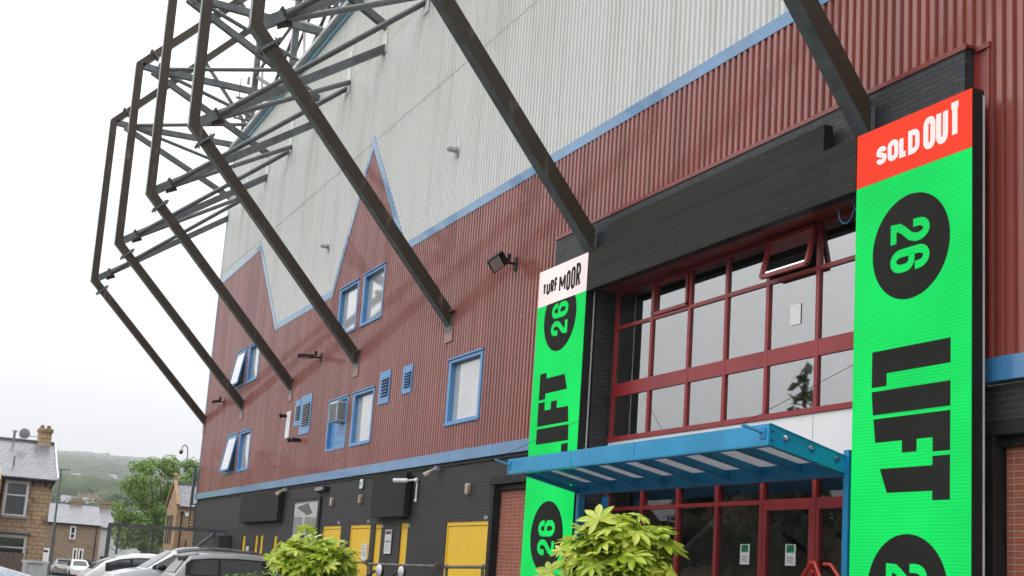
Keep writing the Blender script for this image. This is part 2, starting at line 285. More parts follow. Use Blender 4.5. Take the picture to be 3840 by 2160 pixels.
def terrain():
    mb = MB(); rings = [0]+[6*1.095**i for i in range(78)]; rows = []
    na = 220
    for r in rings:
        row = []
        for i in range(na):
            a = 2*math.pi*i/na+math.sin(2*math.pi*i/na)*-.72     # denser towards the street's far end
            x, y = -r*math.cos(a), -11+r*math.sin(a); row.append((x, y, hill(x, y)))
        rows.append(row)
    mb.grid(rows, closed=True)
    m = bpy.data.materials.new('hill_fields'); m.use_nodes = True; t = m.node_tree; b = t.nodes['Principled BSDF']; b.inputs['Roughness'].default_value = .9; b.inputs['Specular IOR Level'].default_value = .1
    g = t.nodes.new('ShaderNodeNewGeometry'); mp = t.nodes.new('ShaderNodeMapping'); mp.inputs['Scale'].default_value = (.0032,.0065,.0); t.links.new(g.outputs['Position'], mp.inputs[0])
    v = t.nodes.new('ShaderNodeTexVoronoi'); v.inputs['Scale'].default_value = 1.3; t.links.new(mp.outputs[0], v.inputs[0])
    rp = t.nodes.new('ShaderNodeValToRGB'); t.links.new(v.outputs['Color'], rp.inputs[0]); e = rp.color_ramp.elements
    e[0].color = (.15,.21,.06,1); e[1].color = (.34,.36,.15,1); q = e.new(.5); q.color = (.22,.27,.09,1)
    n = t.nodes.new('ShaderNodeTexNoise'); n.inputs['Scale'].default_value = 9; n.inputs['Detail'].default_value = 8; t.links.new(mp.outputs[0], n.inputs[0])
    r = t.nodes.new('ShaderNodeMapRange'); r.inputs[1].default_value = .5; r.inputs[2].default_value = .62; t.links.new(n.outputs[0], r.inputs[0])
    mix = t.nodes.new('ShaderNodeMix'); mix.data_type = 'RGBA'; t.links.new(r.outputs[0], mix.inputs[0]); t.links.new(rp.outputs[0], mix.inputs[6]); mix.inputs[7].default_value = (.05,.075,.03,1); t.links.new(mix.outputs[2], b.inputs['Base Color'])
    tag(mb.build('hills', m, smooth=True), kind='structure')
terrain()
ys = [-40,-16,-11.5,-8,-6,-1.8]
mb = MB()
for y0, y1 in zip(ys, ys[1:]): mb.grid([[(x, y0, gz(y0)-.03) for x in (-62,-30,0,30)], [(x, y1, gz(y1)-.03) for x in (-62,-30,0,30)]])
tag(mb.build('car_park', M['asphalt']), kind='structure')
mb = MB(); mb.box(-62, 30, -1.8, .3, .2, .50); mb.box(-62,30,-1.0,.29,.45,.62)
tag(mb.build('pavement', M['paving']), kind='structure')
mb = MB(); mb.grid([[(x, -40, z), (x, 12, z)] for x, z in ((-62.1,-.02),(-75,-.03),(-100,-.42),(-135,-.44))])
tag(mb.build('street', M['asphalt']), kind='structure')
# ---------------------------------------------------------------- the stand
stand = thing('stadium_stand', 'huge stadium stand clad in dark red and white ribbed metal above black brick', 'stadium', (-30, 0, .6))
BND = [(-56.2,14.12),(-48.7,14.2),(-44.88,10.3),(-37.9,10.3),(-34.95,14.5),(-31.4,10.4),(16,10.4)]
def zb(x):
    for (a, za), (b, z2) in zip(BND, BND[1:]):
        if a <= x <= b: return za+(z2-za)*(x-a)/(b-a)
    return BND[-1][1]
WINS = [(-51.05,-49.2,5.15,6.66,1),(-48.87,-47.05,5.14,6.66,0),(-51.05,-49.2,8.62,10.12,1),(-48.8,-47.05,8.64,10.12,0),(-37.05,-35.18,8.72,10.23,2),(-34.7,-32.84,8.72,10.25,2),(-27.42,-25.46,5.17,6.71,3),(-34.7,-32.87,5.17,6.69,0)]
ACP = (-37.08,-35.2,5.16,6.69)
HOLES = [w[:4] for w in WINS]+[ACP, (-21.7,-10.95,4.4,8.3)]
def ribs(mb, x0, x1, lo, hi, holes, y=0, p=.16, d=.048):
    xs = []; k = 0; x = x0
    while x < x1:
        for fr, yy in ((0,0),(.30,0),(.42,-d),(.88,-d)): xs.append((x+fr*p, y+yy))
        x += p
    xs = [q for q in xs if q[0] < x1]+[(x1, y)]
    ex = sorted({h[i] for h in holes for i in (0,1)}|{b[0] for b in BND if x0 < b[0] < x1}); out = []
    for a, b in zip(xs, xs[1:]):
        out.append(a)
        for h in ex:
            if a[0]+1e-4 < h < b[0]-1e-4: out.append((h, a[1]+(b[1]-a[1])*(h-a[0])/(b[0]-a[0])))
    out.append(xs[-1])
    for a, b in zip(out, out[1:]):
        xm = (a[0]+b[0])/2; cuts = sorted((h[2], h[3]) for h in holes if h[0] < xm < h[1]); za, zb_ = lo(a[0]), lo(b[0])
        for c0, c1 in cuts:
            if c0 <= za: za = zb_ = c1; continue
            mb.add([(a[0],a[1],za),(b[0],b[1],zb_),(b[0],b[1],c0),(a[0],a[1],c0)], [(0,1,2,3)]); za = zb_ = c1
        mb.add([(a[0],a[1],za),(b[0],b[1],zb_),(b[0],b[1],hi(b[0])),(a[0],a[1],hi(a[0]))], [(0,1,2,3)])
mb = MB(); ribs(mb, -56.16, 14, lambda x: 4.46, zb, HOLES); mb.mi = [0]*len(mb.f); rf_ = random.Random(6)
for q in range(110):
    x = -56.16+.16*int(rf_.uniform(0,300))+.65*.16; z = rf_.choice((5.6,7.2,9.0,9.8))+rf_.uniform(-.02,.02)
    if not any(h[0]-.1 < x < h[1]+.1 and h[2]-.1 < z < h[3]+.1 for h in HOLES) and not (-22.2 < x < -10.4 and z < 8.7): mb.box(x-.012,x+.012,-.056,-.048,z,z+.024,1)
mb.build('red_cladding', [M['red'], M['lightgrey']], stand)
mb = MB(); ribs(mb, -56.16, 14, lambda x: max(4.5, zb(x)), lambda x: max(14.56, zb(x)), []); 
ribs(mb, -56.16, 14, lambda x: max(14.52, zb(x)), lambda x: 17.62, [], y=-.006); ribs(mb, -56.16, 14, lambda x: 17.58, lambda x: 20.3, [], y=-.012)
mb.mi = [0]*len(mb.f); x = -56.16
while x < -17:      # shadow under the sheet laps, painted as small grey dashes, one per rib
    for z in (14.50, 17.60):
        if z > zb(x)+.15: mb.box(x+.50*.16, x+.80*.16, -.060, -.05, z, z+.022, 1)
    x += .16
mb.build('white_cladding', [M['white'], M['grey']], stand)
mb = MB(); holes_wall(mb, -56.15, 13.9, 4.3, 20.2, .16, .3, [(-21.0,-11.5,4.2,8.2)]); mb.box(-56.1, 13.9, .3, 26, 18, 20.18); mb.box(-56.1,-55.8,.3,26,.3,18)
mb.build('backing', M['dark'], stand)
mb = MB()   # blue strip that follows the zigzag
for (a, za), (b, z2) in zip(BND, BND[1:]):
    p, q = Vector((a,0,za)), Vector((b,0,z2)); d = (q-p).normalized(); n = Vector((-d.z,0,d.x))*.115
    e = d*(.16 if za != z2 else 0)
    y0 = -.055 if za == z2 else (-.058 if z2 > za else -.061)
    mb.add([tuple(v) for v in (p-n-e+Vector((0,y0,0)), q-n+e+Vector((0,y0,0)), q+n+e+Vector((0,y0,0)), p+n-e+Vector((0,y0,0)), p-n-e+Vector((0,-.01,0)), q-n+e+Vector((0,-.01,0)), q+n+e+Vector((0,-.01,0)), p+n-e+Vector((0,-.01,0)))], [(0,1,2,3),(0,4,5,1),(3,2,6,7),(1,5,6,2),(0,3,7,4)])
mb.build('zigzag_strip', M['blue'], stand)
mb = MB(); mb.box(-56.22, -21.9, -.10, .05, 4.25, 4.5); mb.box(-10.9, 14, -.10, .05, 4.25, 4.53)
for x in [-56.2+2.44*k for k in range(14)]: mb.box(x, x+.03, -.104, -.098, 4.25, 4.5)
mb.build('blue_band', M['blue'], stand)
mb = MB(); mb.box(-56.26, -56.15, -.06, .1, 4.25, 20.5); mb.build('corner_trim', M['blue'], stand)
mb = MB(); mb.box(-56.3, 14, -.13, .1, 20.24, 20.46); mb.build('blue_eaves', mat('pale_blue_eaves', (.22,.44,.66), .6), stand)
mb = MB(); mb.box(-56.4, 14, -.34, -.13, 20.44, 20.60); mb.build('gutter', M['lightgrey'], stand)
mb = MB(); mb.add([(-56.4,-.2,20.5),(14,-.2,20.5),(14,.9,20.95),(-56.4,.9,20.95),(-56.4,.9,20.2),(14,.9,20.2)], [(0,1,2,3),(3,2,5,4)]); mb.build('roof_edge', M['lightgrey'], stand)
# lower black brick wall, with door openings
DOORS = [(-36.69,-34.93,.6,2.88,'EX8'),(-34.07,-32.32,.6,2.88,'EX7'),(-26.96,-24.55,.6,2.87,'EX6')]
SLITS = [(-46.90,-46.40,2.64),(-44.98,-44.53,2.64),(-44.24,-43.79,2.64),(-42.38,-41.91,2.62),(-31.97,-31.43,2.89),(-30.01,-29.47,2.89)]
mb = MB(); H = [d[:4] for d in DOORS]+[(a,b,.6,z) for a,b,z in SLITS]+[(-24.3,-21.9,.6,3.62)]
holes_wall(mb, -56.2, -21.75, .3, 4.24, 0, .45, H); holes_wall(mb, -10.9, 14, .3, 4.22, 0, .45, [(-10.54,-6.2,.6,3.62)])
mb.box(-50.6,-21.8,-.035,.0,4.17,4.25)
mb.build('brick_wall', M['blackbrick'], stand)
mb = MB(); mb.box(-56.1,-21.8,.46,.6,.3,4.2); mb.box(-10.8,13.9,.46,.6,.3,4.2); mb.build('wall_core', M['dark'], stand)
for x0, x1, z0, z1, nm in DOORS:
    f = MB(); f.box(x0, x0+.07, .02, .2, z0, z1); f.box(x1-.07, x1, .02, .2, z0, z1); f.box(x0+.07, x1-.07, .02, .2, z1-.09, z1)
    fo = f.build('door', M['yellow'], stand, label='double yellow exit door in a recess')
    xm = x0+.07+(x1-x0-.14)*.52
    for a, b in ((x0+.08, xm-.004), (xm+.004, x1-.08)):
        d = MB(); d.box(a, b, .04, .16, z0, z1-.10); d.build('door_leaf', M['yellow'], fo)
    d = MB(); [d.box(xm+s*.12-.015, xm+s*.12+.015, .015, .04, 1.58, 1.66) for s in (-1,1)]; d.build('handle', M['grey'], fo)
for x0, x1, z1 in SLITS:
    f = MB(); f.box(x0, x0+.04, .035, .3, .6, z1); f.box(x1-.04, x1, .035, .3, .6, z1); f.box(x0+.04, x1-.04, .035, .3, z1-.12, z1); fo = f.build('turnstile_door', M['yellow'], stand)
    d = MB(); d.box(x0+.045, x1-.045, .045, .28, .6, z1-.135); d.build('door_leaf', M['yellow'], fo)
# brick plaque panels with black surrounds
mb = MB(); mb.box(-24.26, -21.9, .10, .3, .6, 3.5); mb.build('brick_panel', M['plaque'], stand, label='orange-red panel of engraved bricks left of the entrance')
mb = MB(); mb.box(-10.50, -6.3, .10, .3, .6, 3.5); mb.build('brick_panel', M['plaque'], stand, label='orange-red panel of engraved bricks at the right edge')
for x0, x1 in ((-24.47,-21.9),(-10.72,-6.1)):
    mb = MB(); mb.box(x0, x0+.19, -.07, .12, .5, 3.62); mb.box(x0, x1, -.09, .12, 3.62, 3.80); mb.box(x0+.19, x1, .03, .12, 3.5, 3.62)
    mb.build('panel_surround', M['black'], stand, bevel=.01)
# windows in the cladding
for i, (x0, x1, z0, z1, kind) in enumerate(WINS):
    f = MB(); w = .13
    for a in ((x0-.02,x0+w,z0,z1),(x1-w+.03,x1+.02,z0,z1)): f.box(a[0],a[1],-.055,.15,a[2],a[3])
    f.box(x0+w, x1-w+.03, -.055, .15, z0-.01, z0+.06); f.box(x0+w, x1-w+.03, -.055, .15, z1-.07, z1+.01)
    f.box(x0-.05, x1+.05, -.09, -.05, z1+.012, z1+.05); f.box(x0-.03, x1+.03, -.08, -.05, z0-.04, z0+.01)
    fo = f.build('window', M['winblue'], stand)
    if kind == 1:
        g = MB(); s = Vector((0,-.22,.02)); a, b = x0+.16, x1-.13
        top = [Vector((a,-.06,z1-.09)), Vector((b,-.06,z1-.09))]; bot = [Vector((a,-.06,z0+.05))+s, Vector((b,-.06,z0+.05))+s]
        g.beam(top[0], bot[0], .07, .05); g.beam(top[1], bot[1], .07, .05); g.beam(bot[0], bot[1], .05, .07, ref=(0,1,0)); g.beam(top[0], top[1], .05, .06, ref=(0,1,0))
        so_ = g.build('open_sash', M['winblue'], fo)
        q = MB(); q.add([tuple(top[0]+Vector((.03,0,0))), tuple(top[1]-Vector((.03,0,0))), tuple(bot[1]-Vector((.03,0,0))), tuple(bot[0]+Vector((.03,0,0)))], [(0,1,2,3)]); q.build('pane', M['blind'], fo)
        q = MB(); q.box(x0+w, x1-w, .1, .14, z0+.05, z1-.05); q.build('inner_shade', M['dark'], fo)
    else:
        q = MB(); q.box(x0+w, x1-w+.03, .07, .09, z0+.06, z1-.07); q.build('pane', M['blind'], fo)
# AC panel
f = MB(); x0,x1,z0,z1 = ACP
f.box(x0-.02,x0+.1,-.055,.15,z0,z1); f.box(x1-.1,x1+.02,-.055,.15,z0,z1); f.box(x0+.1,x1-.1,-.055,.15,z0-.01,z0+.05); f.box(x0+.1,x1-.1,-.055,.15,z1-.05,z1+.01); f.box(x0-.05,x1+.05,-.09,-.05,z1+.012,z1+.05); f.box(x0+.1,x1-.1,.05,.1,z0+.05,z1-.05)
for r_ in (5.35,5.62):
    for k in range(4): f.box(x0+.35+k*.35, x0+.40+k*.35, .035, .05, r_, r_+.05)
f.build('blue_infill_panel', M['winblue'], stand)
def louvre(x0, x1, z0, z1, m):
    f = MB(); f.box(x0,x1,-.07,-.045,z0,z1); o = f.build('louvre_vent', M['winblue'], stand)
    s = MB(); a, b = x0+(x1-x0)*.22, x1-(x1-x0)*.12; c, d = z0+(z1-z0)*.2, z1-(z1-z0)*.22
    s.box(a,b,-.076,-.07,c,d,0); k = max(6, int((d-c)/.075))
    for i in range(k):
        z = c+(i+.5)*(d-c)/k; s.add([(a,-.078,z+.03),(b,-.078,z+.03),(b,-.11,z-.012),(a,-.11,z-.012)], [(0,1,2,3)], 1)
    s.build('slats', [M['dark'], M['grey'] if m else M['winblue']], o)
louvre(-32.42,-31.58,6.14,7.04,0); louvre(-30.6,-29.9,6.23,6.97,0); louvre(-41.0,-40.3,6.25,7.12,1); louvre(-40.26,-39.06,5.9,7.19,1)
mb = MB(); mb.box(-42.0,-41.5,-.07,-.045,5.92,6.84); mb.build('white_blanking_panel', M['whitep'], stand)
for x, z in ((-42.02,6.70),(-40.6,5.75),(-40.05,5.73)): mb = MB(); mb.tube((x,0,z),(x,-.28,z),.055); mb.tube((x,-.24,z),(x,-.31,z-.02),.08); mb.build('flue_pipe', M['black'], stand)
for x, z in ((-28.02,12.22),(-38.9,12.08)):
    f = MB(); f.tube((x,-.03,z),(x,-.25,z),.085,14); f.ball((x,-.25,z),.09,12,8); f.box(x+.02,x+.16,-.06,-.05,z-.22,z+.2); f.build('wall_vent_pipe', M['lightgrey'], stand, smooth=True)
# pale flashings beside each steel foot and arm
mb = MB()
for k in range(7):
    X = -56.1+7.13*k
    if k < 5: mb.box(X-.22, X+.24, -.075, -.045, 7.2, 7.55); mb.box(X-.2, X+.35, -.16, -.05, 7.93, 7.95)
mb.build('foot_flashings', mat('faded_flashing', (.34,.17,.15), .4, var=.25), stand)
mb = MB()
for k in range(7):
    X = -56.1+7.13*k; mb.box(X-.22, X+.2, -.085, -.062, 17.3, 18.4); mb.box(X+3.3, X+3.72, -.085, -.062, 17.2, 18.7)
mb.build('arm_flashings', M['white'], stand)
# portal of black brick, window wall, soffit
po = MB()
holes_wall(po, -21.8, -10.86, .3, 8.46, -.2, .18, [(-19.93,-12.57,.3,7.12)])
po.build('brick_portal', M['portalbrick'], stand)
mb = MB(); mb.box(-21.82,-10.83,-.215,.1,8.462,8.50); mb.box(-21.82,-10.83,-.217,-.2,8.43,8.462); mb.box(-10.8,-10.58,-.09,.0,8.40,8.47); mb.box(-10.855,-10.62,-.055,-.04,4.53,8.40); mb.box(-10.62,-10.59,-.075,-.04,4.53,8.40)
mb.build('red_flashing', M['redflash'], stand)
mb = MB(); mb.box(-19.93,-12.57,-.18,.2,7.06,7.11); mb.build('soffit', M['redflash'], stand)
MU = [-19.86,-18.60,-17.40,-16.33,-15.24,-14.06,-12.94]
f = MB(); Y0, Y1 = .16, .235
for i, x in enumerate(MU): f.box(x, x+.075, Y0, Y1, 4.32, 7.05)
for a, b in zip(MU, MU[1:]+[-12.5]):
    f.box(a+.075, b, Y0+.004, Y1, 5.06, 5.30); f.box(a+.075, b, Y0+.004, Y1, 6.32, 6.385); f.box(a+.075, b, Y0+.004, Y1, 6.99, 7.05)
f.box(-19.9,-12.5,Y0-.02,Y1,4.24,4.32)
uw = f.build('upper_window', M['redframe'], stand)
g = MB()
for a, b in zip(MU, MU[1:]+[-12.5]):
    for z0, z1 in ((4.32,5.06),(5.30,6.32),(6.385,6.99)):
        if a == -15.24 and z0 > 6: continue
        g.add([(a+.07,.195,z0),(b,.195,z0),(b,.195,z1),(a+.07,.195,z1)], [(0,1,2,3)])
g.build('panes', M['glassup'], uw)
g = MB(); a, b = -18.60+.075, -17.40; [g.box(*q) for q in ((a,a+.06,.13,.2,6.40,6.97),(b-.06,b,.13,.2,6.40,6.97),(a,b,.13,.2,6.38,6.44),(a,b,.13,.2,6.93,6.99))]; g.build('closed_sash', M['redframe'], uw)
g = MB(); T0, T1 = Vector((-15.14,.13,6.97)), Vector((-14.07,.13,6.97)); B0, B1 = Vector((-15.14,-.01,6.40)), Vector((-14.07,-.01,6.40))
g.beam(T0,B0,.06,.06); g.beam(T1,B1,.06,.06); g.beam(B0,B1,.06,.06,ref=(0,1,0)); g.beam(T0,T1,.06,.06,ref=(0,1,0)); oo = g.build('open_sash', M['redframe'], uw)
g = MB(); g.add([tuple(T0),tuple(T1),tuple(B1),tuple(B0)],[(0,1,2,3)]); g.build('pane', M['glass'], uw)
mb = MB(); mb.box(-19.9,-14.07,.17,.3,3.36,4.235); mb.box(-14.055,-12.5,.17,.3,3.36,4.235); mb.build('white_spandrel', M['whitep'], stand)
f = MB(); ML = [-19.86,-18.66,-17.52,-16.40,-15.24,-14.03,-12.9]
for x in ML: f.box(x, x+.085, Y0, Y1, .6, 3.36)
for a, b in zip(ML, ML[1:]+[-12.5]): f.box(a+.085, b, Y0+.004, Y1, 2.98, 3.045); f.box(a+.085,b,Y0+.004,Y1,3.30,3.36); f.box(a+.085,b,Y0+.004,Y1,.6,.75)
f.box(-15.155,-14.03,Y0+.006,Y1,2.89,2.98); f.box(-13.945,-12.9,Y0+.006,Y1,2.89,2.98); f.box(-15.155,-15.07,Y0+.006,Y1,.75,2.89); f.box(-14.10,-14.03,Y0+.006,Y1,.75,2.89); f.box(-13.945,-13.88,Y0+.006,Y1,.75,2.89)
lw = f.build('entrance_glazing', M['redframe'], stand)
g = MB()
for a, b in zip(ML, ML[1:]+[-12.5]):
    for z0, z1 in ((.75,2.98),(3.045,3.30)): g.add([(a+.08,.215,z0),(b,.215,z0),(b,.215,z1),(a+.08,.215,z1)], [(0,1,2,3)])
g.build('panes', M['glass'], lw)
# interior
M['inbrick'] = brick('interior_brick', (.35,.27,.19), (.27,.19,.13), (.25,.22,.18), bump=.2)
M['inwall'] = mat('interior_wall', (.42,.41,.38), .8, var=.15)
M['infloor'] = mat('interior_floor', (.14,.13,.12), .6, var=.2)
r = MB(); r.box(-19.95,-12.4,3.4,3.5,.6,3.75); r.box(-20.1,-19.96,.31,3.5,.6,7.3); r.box(-12.4,-12.3,.31,3.5,.6,7.3); r.build('hall_walls', M['inwall'], stand)
r = MB(); r.box(-19.95,-12.4,.31,3.5,3.75,3.95); r.box(-19.95,-12.4,.31,3.5,.4,.62); r.box(-19.95,-12.4,.31,3.5,7.12,7.3); r.build('hall_floors', M['infloor'], stand)
r = MB(); r.box(-19.95,-12.4,3.2,3.4,3.95,7.12); r.box(-19.9,-16.6,3.0,3.39,.62,3.74); r.build('hall_brickwork', M['inbrick'], stand)
r = MB(); pts = [(-17.6+1.0*math.cos(a), 5.05+1.0*math.sin(a)) for a in [2*math.pi*i/40 for i in range(41)]]
for p, q in zip(pts, pts[1:]): r.beam((p[0],3.17,p[1]),(q[0],3.17,q[1]),.05,.09,ref=(0,1,0))
for s, x in (('F',-18.15),('C',-17.55)):
    tmp = MB(); glyph(tmp, s if s != 'C' else 'U', 0, 0, .45, .85, .1, (lambda u,v,l,x=x: (x+u,3.16-l,4.65+v)) if s != 'C' else (lambda u,v,l,x=x: (x+v*.53,3.16-l,5.5-u*1.8)))
    r.add(tmp.v, tmp.f)
r.build('wall_lettering', M['black'], stand)
st = MB(); st.prism([(-19.3,1.3,2.15),(-16.4,1.3,3.72),(-14.0,1.3,3.72),(-14.0,1.3,1.6),(-14.9,1.3,1.2),(-19.3,1.3,1.2)], (0,.08,0)); st.build('stair_side', mat('stair_plaster', (.33,.31,.27), .8, var=.1), stand)
st = MB(); st.beam((-19.35,1.28,2.12),(-16.4,1.28,3.76),.07,.09,ref=(0,1,0)); st.build('stair_edge', M['whitep'], stand)
st = MB(); st.beam((-15.6,.9,3.2),(-12.6,.9,1.75),.05,.06,ref=(0,1,0)); st.beam((-15.6,.9,2.6),(-12.6,.9,1.15),.05,.06,ref=(0,1,0)); st.build('stair_handrail', M['black'], stand)
# ---------------------------------------------------------------- steel frames
FX = [-56.1,-49.0,-41.87,-34.74,-27.6,-20.2,-12.6]
EZ = [13.34,13.46,13.62,13.77,13.95,14.25,14.9]; AZ = [17.2,17.25,17.36,17.5,17.62,17.7,17.8]
FLAB = ['farthest steel frame at the far left corner of the stand', 'second farthest steel frame, foot beside the small twin windows', 'third farthest steel frame, foot above the two louvre vents',
        'steel frame whose foot ends right of the lower twin windows and AC unit', 'steel frame whose foot ends right of the upper twin windows', 'steel frame landing on the entrance beside the TURF MOOR screen', 'steel frame landing on the entrance beside the SOLD OUT screen']
FLAB = ['rusty steel frame at the far left corner, smallest and farthest from the camera', 'rusty steel frame whose foot lands beside the small floodlight near the far corner', 'rusty steel frame whose foot ends between the far twin windows and the louvre vents',
        'rusty steel frame crossing below the left upper window, foot left of the two small louvres', 'rusty steel frame crossing the red peak, foot right of the upper twin windows', 'thick rusty strut landing on black brick above the white TURF MOOR screen', 'thick rusty strut landing on black brick above the red SOLD OUT screen']
def frame(X, i):
    yf = -.2 if i >= 5 else -.02; zf = 7.72 if i < 5 else 7.95
    t = thing('steel_frame', FLAB[i], 'steel frame', (X, yf, zf-.2), group='steel frames along the stand')
    E, T = Vector((X,-5.5,EZ[i])), Vector((X,-5.55,20.62+i*.12))
    F = Vector((X, yf, zf)); R = Vector((X,.5,27.0)); K = [F, E, T, R, Vector((X,14,33))]; lo, hi = [], []
    for j, p in enumerate(K):      # mitred joints in the frame's own plane
        d1 = (K[j]-K[j-1]).normalized() if j else None; d2 = (K[j+1]-K[j]).normalized() if j < 4 else None
        if j == 0: nn, kk = Vector((0,0,1)), d2.cross(Vector((1,0,0))).dot(Vector((0,0,1)))
        elif j == 4: nn = d1.cross(Vector((1,0,0))); kk = 1
        else: nn = (d1.cross(Vector((1,0,0)))+d2.cross(Vector((1,0,0)))).normalized(); kk = nn.dot(d1.cross(Vector((1,0,0))))
        lo.append(p-nn*.145/kk); hi.append(p+nn*.145/kk)
    for j, nm in enumerate(('strut','post','roof_beam','roof_beam')):
        s = MB(); w_ = .135 if j < 2 else .11; q = [lo[j], lo[j+1], hi[j+1], hi[j]]; A_ = [v+Vector((w_,0,0)) for v in q]; B_ = [v-Vector((w_,0,0)) for v in q]
        s.add(A_, [(0,1,2,3)], 0); s.add(B_, [(3,2,1,0)], 0); s.add(A_+B_, [(0,4,5,1),(2,6,7,3),(1,5,6,2),(3,7,4,0)], 1)
        wv = MB(); s.build(nm, [M['rust'], M['steel']], t, bevel=.012)
    s = MB(); d = (F-E).normalized(); c = E+d*.55; c_, dd_, n_ = c.copy(), d.copy(), Vector((0,-d.z,d.y)); s.beam(c-d*.04, c+d*.03, .42, .60)
    d2 = (R-T).normalized(); s.build('splice_plate', M['steel'], t); s = MB(); c = T+d2*.75; s.beam(c-d2*.03, c+d2*.03, .38, .46); s.build('splice_plate', M['steel'], t)
    A = Vector((X,0,AZ[i])); d = (A-E).normalized(); a0 = E+d*.15; a1 = E+d*.75; s = MB(); s.beam(a0, a1, .24, .26); s.build('arm_stub', M['steel'], t)
    s = MB(); s.beam(a1, a1+d*.05, .34, .38); s.prism([(X,a1.y-.12,a1.z-.36),(X,a1.y+.25,a1.z-.18),(X,a1.y+.1,a1.z+.1),(X,a1.y-.15,a1.z)], (.03,0,0)); s.build('arm_plate', M['rust'], t)
    s = MB(); s.beam(a1, A, .18, .24); s.build('arm', M['steel'], t)
    for sg in (-1, 1):
        if i == 0 and sg < 0: continue
        s = MB(); s.tube(a1+Vector((sg*.08,.05,.02 if sg > 0 else -.05)), (X+sg*3.5, 0, AZ[i]+.12), .085, 14); s.build('brace_tube', M['steel'] , t, smooth=False)
    U = Vector((X,.5,20.72)); T2 = T+Vector((0,.7,-.05)); s = MB(); s.beam(T+Vector((0,.1,0)), T2, .22, .24); s.beam(T2, T2+Vector((0,.05,0)), .4, .5); s.build('upper_stub', M['steel'], t)
    s = MB(); s.beam(T2, U, .2, .24); s.build('upper_arm', M['steel'], t)
    for sg in (-1, 1):
        s = MB(); s.tube(T2+Vector((sg*.08,.05,.03)), (X+sg*3.5,.45,20.75), .08, 12); s.build('brace_tube', M['steel'], t)
    s = MB(); s.beam(T2-Vector((0,.2,.1)), (X, 0, 18.15), .2, .22); s.build('diagonal', M['steel'], t)
    s = MB(); s.beam((X,.5,20.3), (X,.5,27.1), .26, .26); s.build('column', M['steel'], t)
    s = MB(); s.box(X-.17,X+.17,yf-.065,yf-.02,zf-.27,zf+.27)
    for bx in (-.155,.155):
        for bz in (-.2,.22): s.tube((X+bx,yf-.065,zf+bz),(X+bx,yf-.085,zf+bz),.016,6)
    s.build('base_plate', M['steel'], t)
    s = MB()
    for bx in (-.15,.15):
        for k_ in (-.2,0,.2): s.tube(c_+Vector((bx,0,0))+n_*k_-dd_*.09, c_+Vector((bx,0,0))+n_*k_+dd_*.09, .022, 6)
    s.build('splice_bolts', M['rust'], t)
    s = MB(); s.tube((X-.4,.9,20.6), (X+.9,2.6,27.5), .07, 10); s.build('hanger', M['rust'], t)
    s = MB(); s.tube((X+.9,.9,20.6), (X+.2,.6,26.5), .06, 10); s.build('hanger', M['lightgrey'], t)
    if i < 6:
        s = MB(); s.beam((X+.1,.55,24.2),(X+6.9,.55,20.9),.14,.16,ref=(0,1,0)); s.build('wind_brace', M['steel'], t)
        s = MB(); s.beam((X+.15,.6,20.9),(X+6.9,.6,24.1),.12,.14,ref=(0,1,0)); s.build('wind_brace', M['steel'], t)
        s = MB(); s.tube((X+.1,.5,24.3),(X+7.0,.5,24.3),.07,10); s.build('tie_rail', M['steel'], t)
        s = MB(); s.beam((X,-1.9,24.4),(X+.0,.45,21.6),.12,.14); s.build('truss_web', M['steel'], t)
    return t
for i, X in enumerate(FX): frame(X, i)
# ---------------------------------------------------------------- LED screens
def plane(Y): return lambda u, v, l=0: (u, Y-l, v)
def circle(mb, cx, cz, r, Y, zmax=None, n=64):
    pts = [(cx+r*math.cos(a), cz+r*math.sin(a)) for a in [2*math.pi*i/n for i in range(n)]]
    if zmax is not None:
        pts = [(x, min(z, zmax)) for x, z in pts]
    mb.add([(x, Y, z) for x, z in pts], [tuple(range(n))])
LIFT = [[(-.65,4.77),(.69,4.77),(.69,4.47),(-.38,4.47),(-.38,4.31),(-.65,4.31)],[(-.65,4.26),(.69,4.26),(.69,3.96),(-.62,3.96)],
        [(-.61,3.91),(.69,3.91),(.69,3.44),(.41,3.44),(.41,3.61),(.15,3.61),(.15,3.46),(-.10,3.46),(-.10,3.61),(-.57,3.61)],[(-.48,3.28),(.41,3.28),(.41,3.39),(.69,3.39),(.69,2.87),(.41,2.87),(.41,2.98),(-.35,2.98)]]
def poly(mb, pts, fn):
    from mathutils.geometry import tessellate_polygon
    vs = [Vector((p[0], p[1], 0)) for p in pts]; tr = tessellate_polygon([vs]); mb.add([fn(*p) for p in pts], [tuple(t) for t in tr])
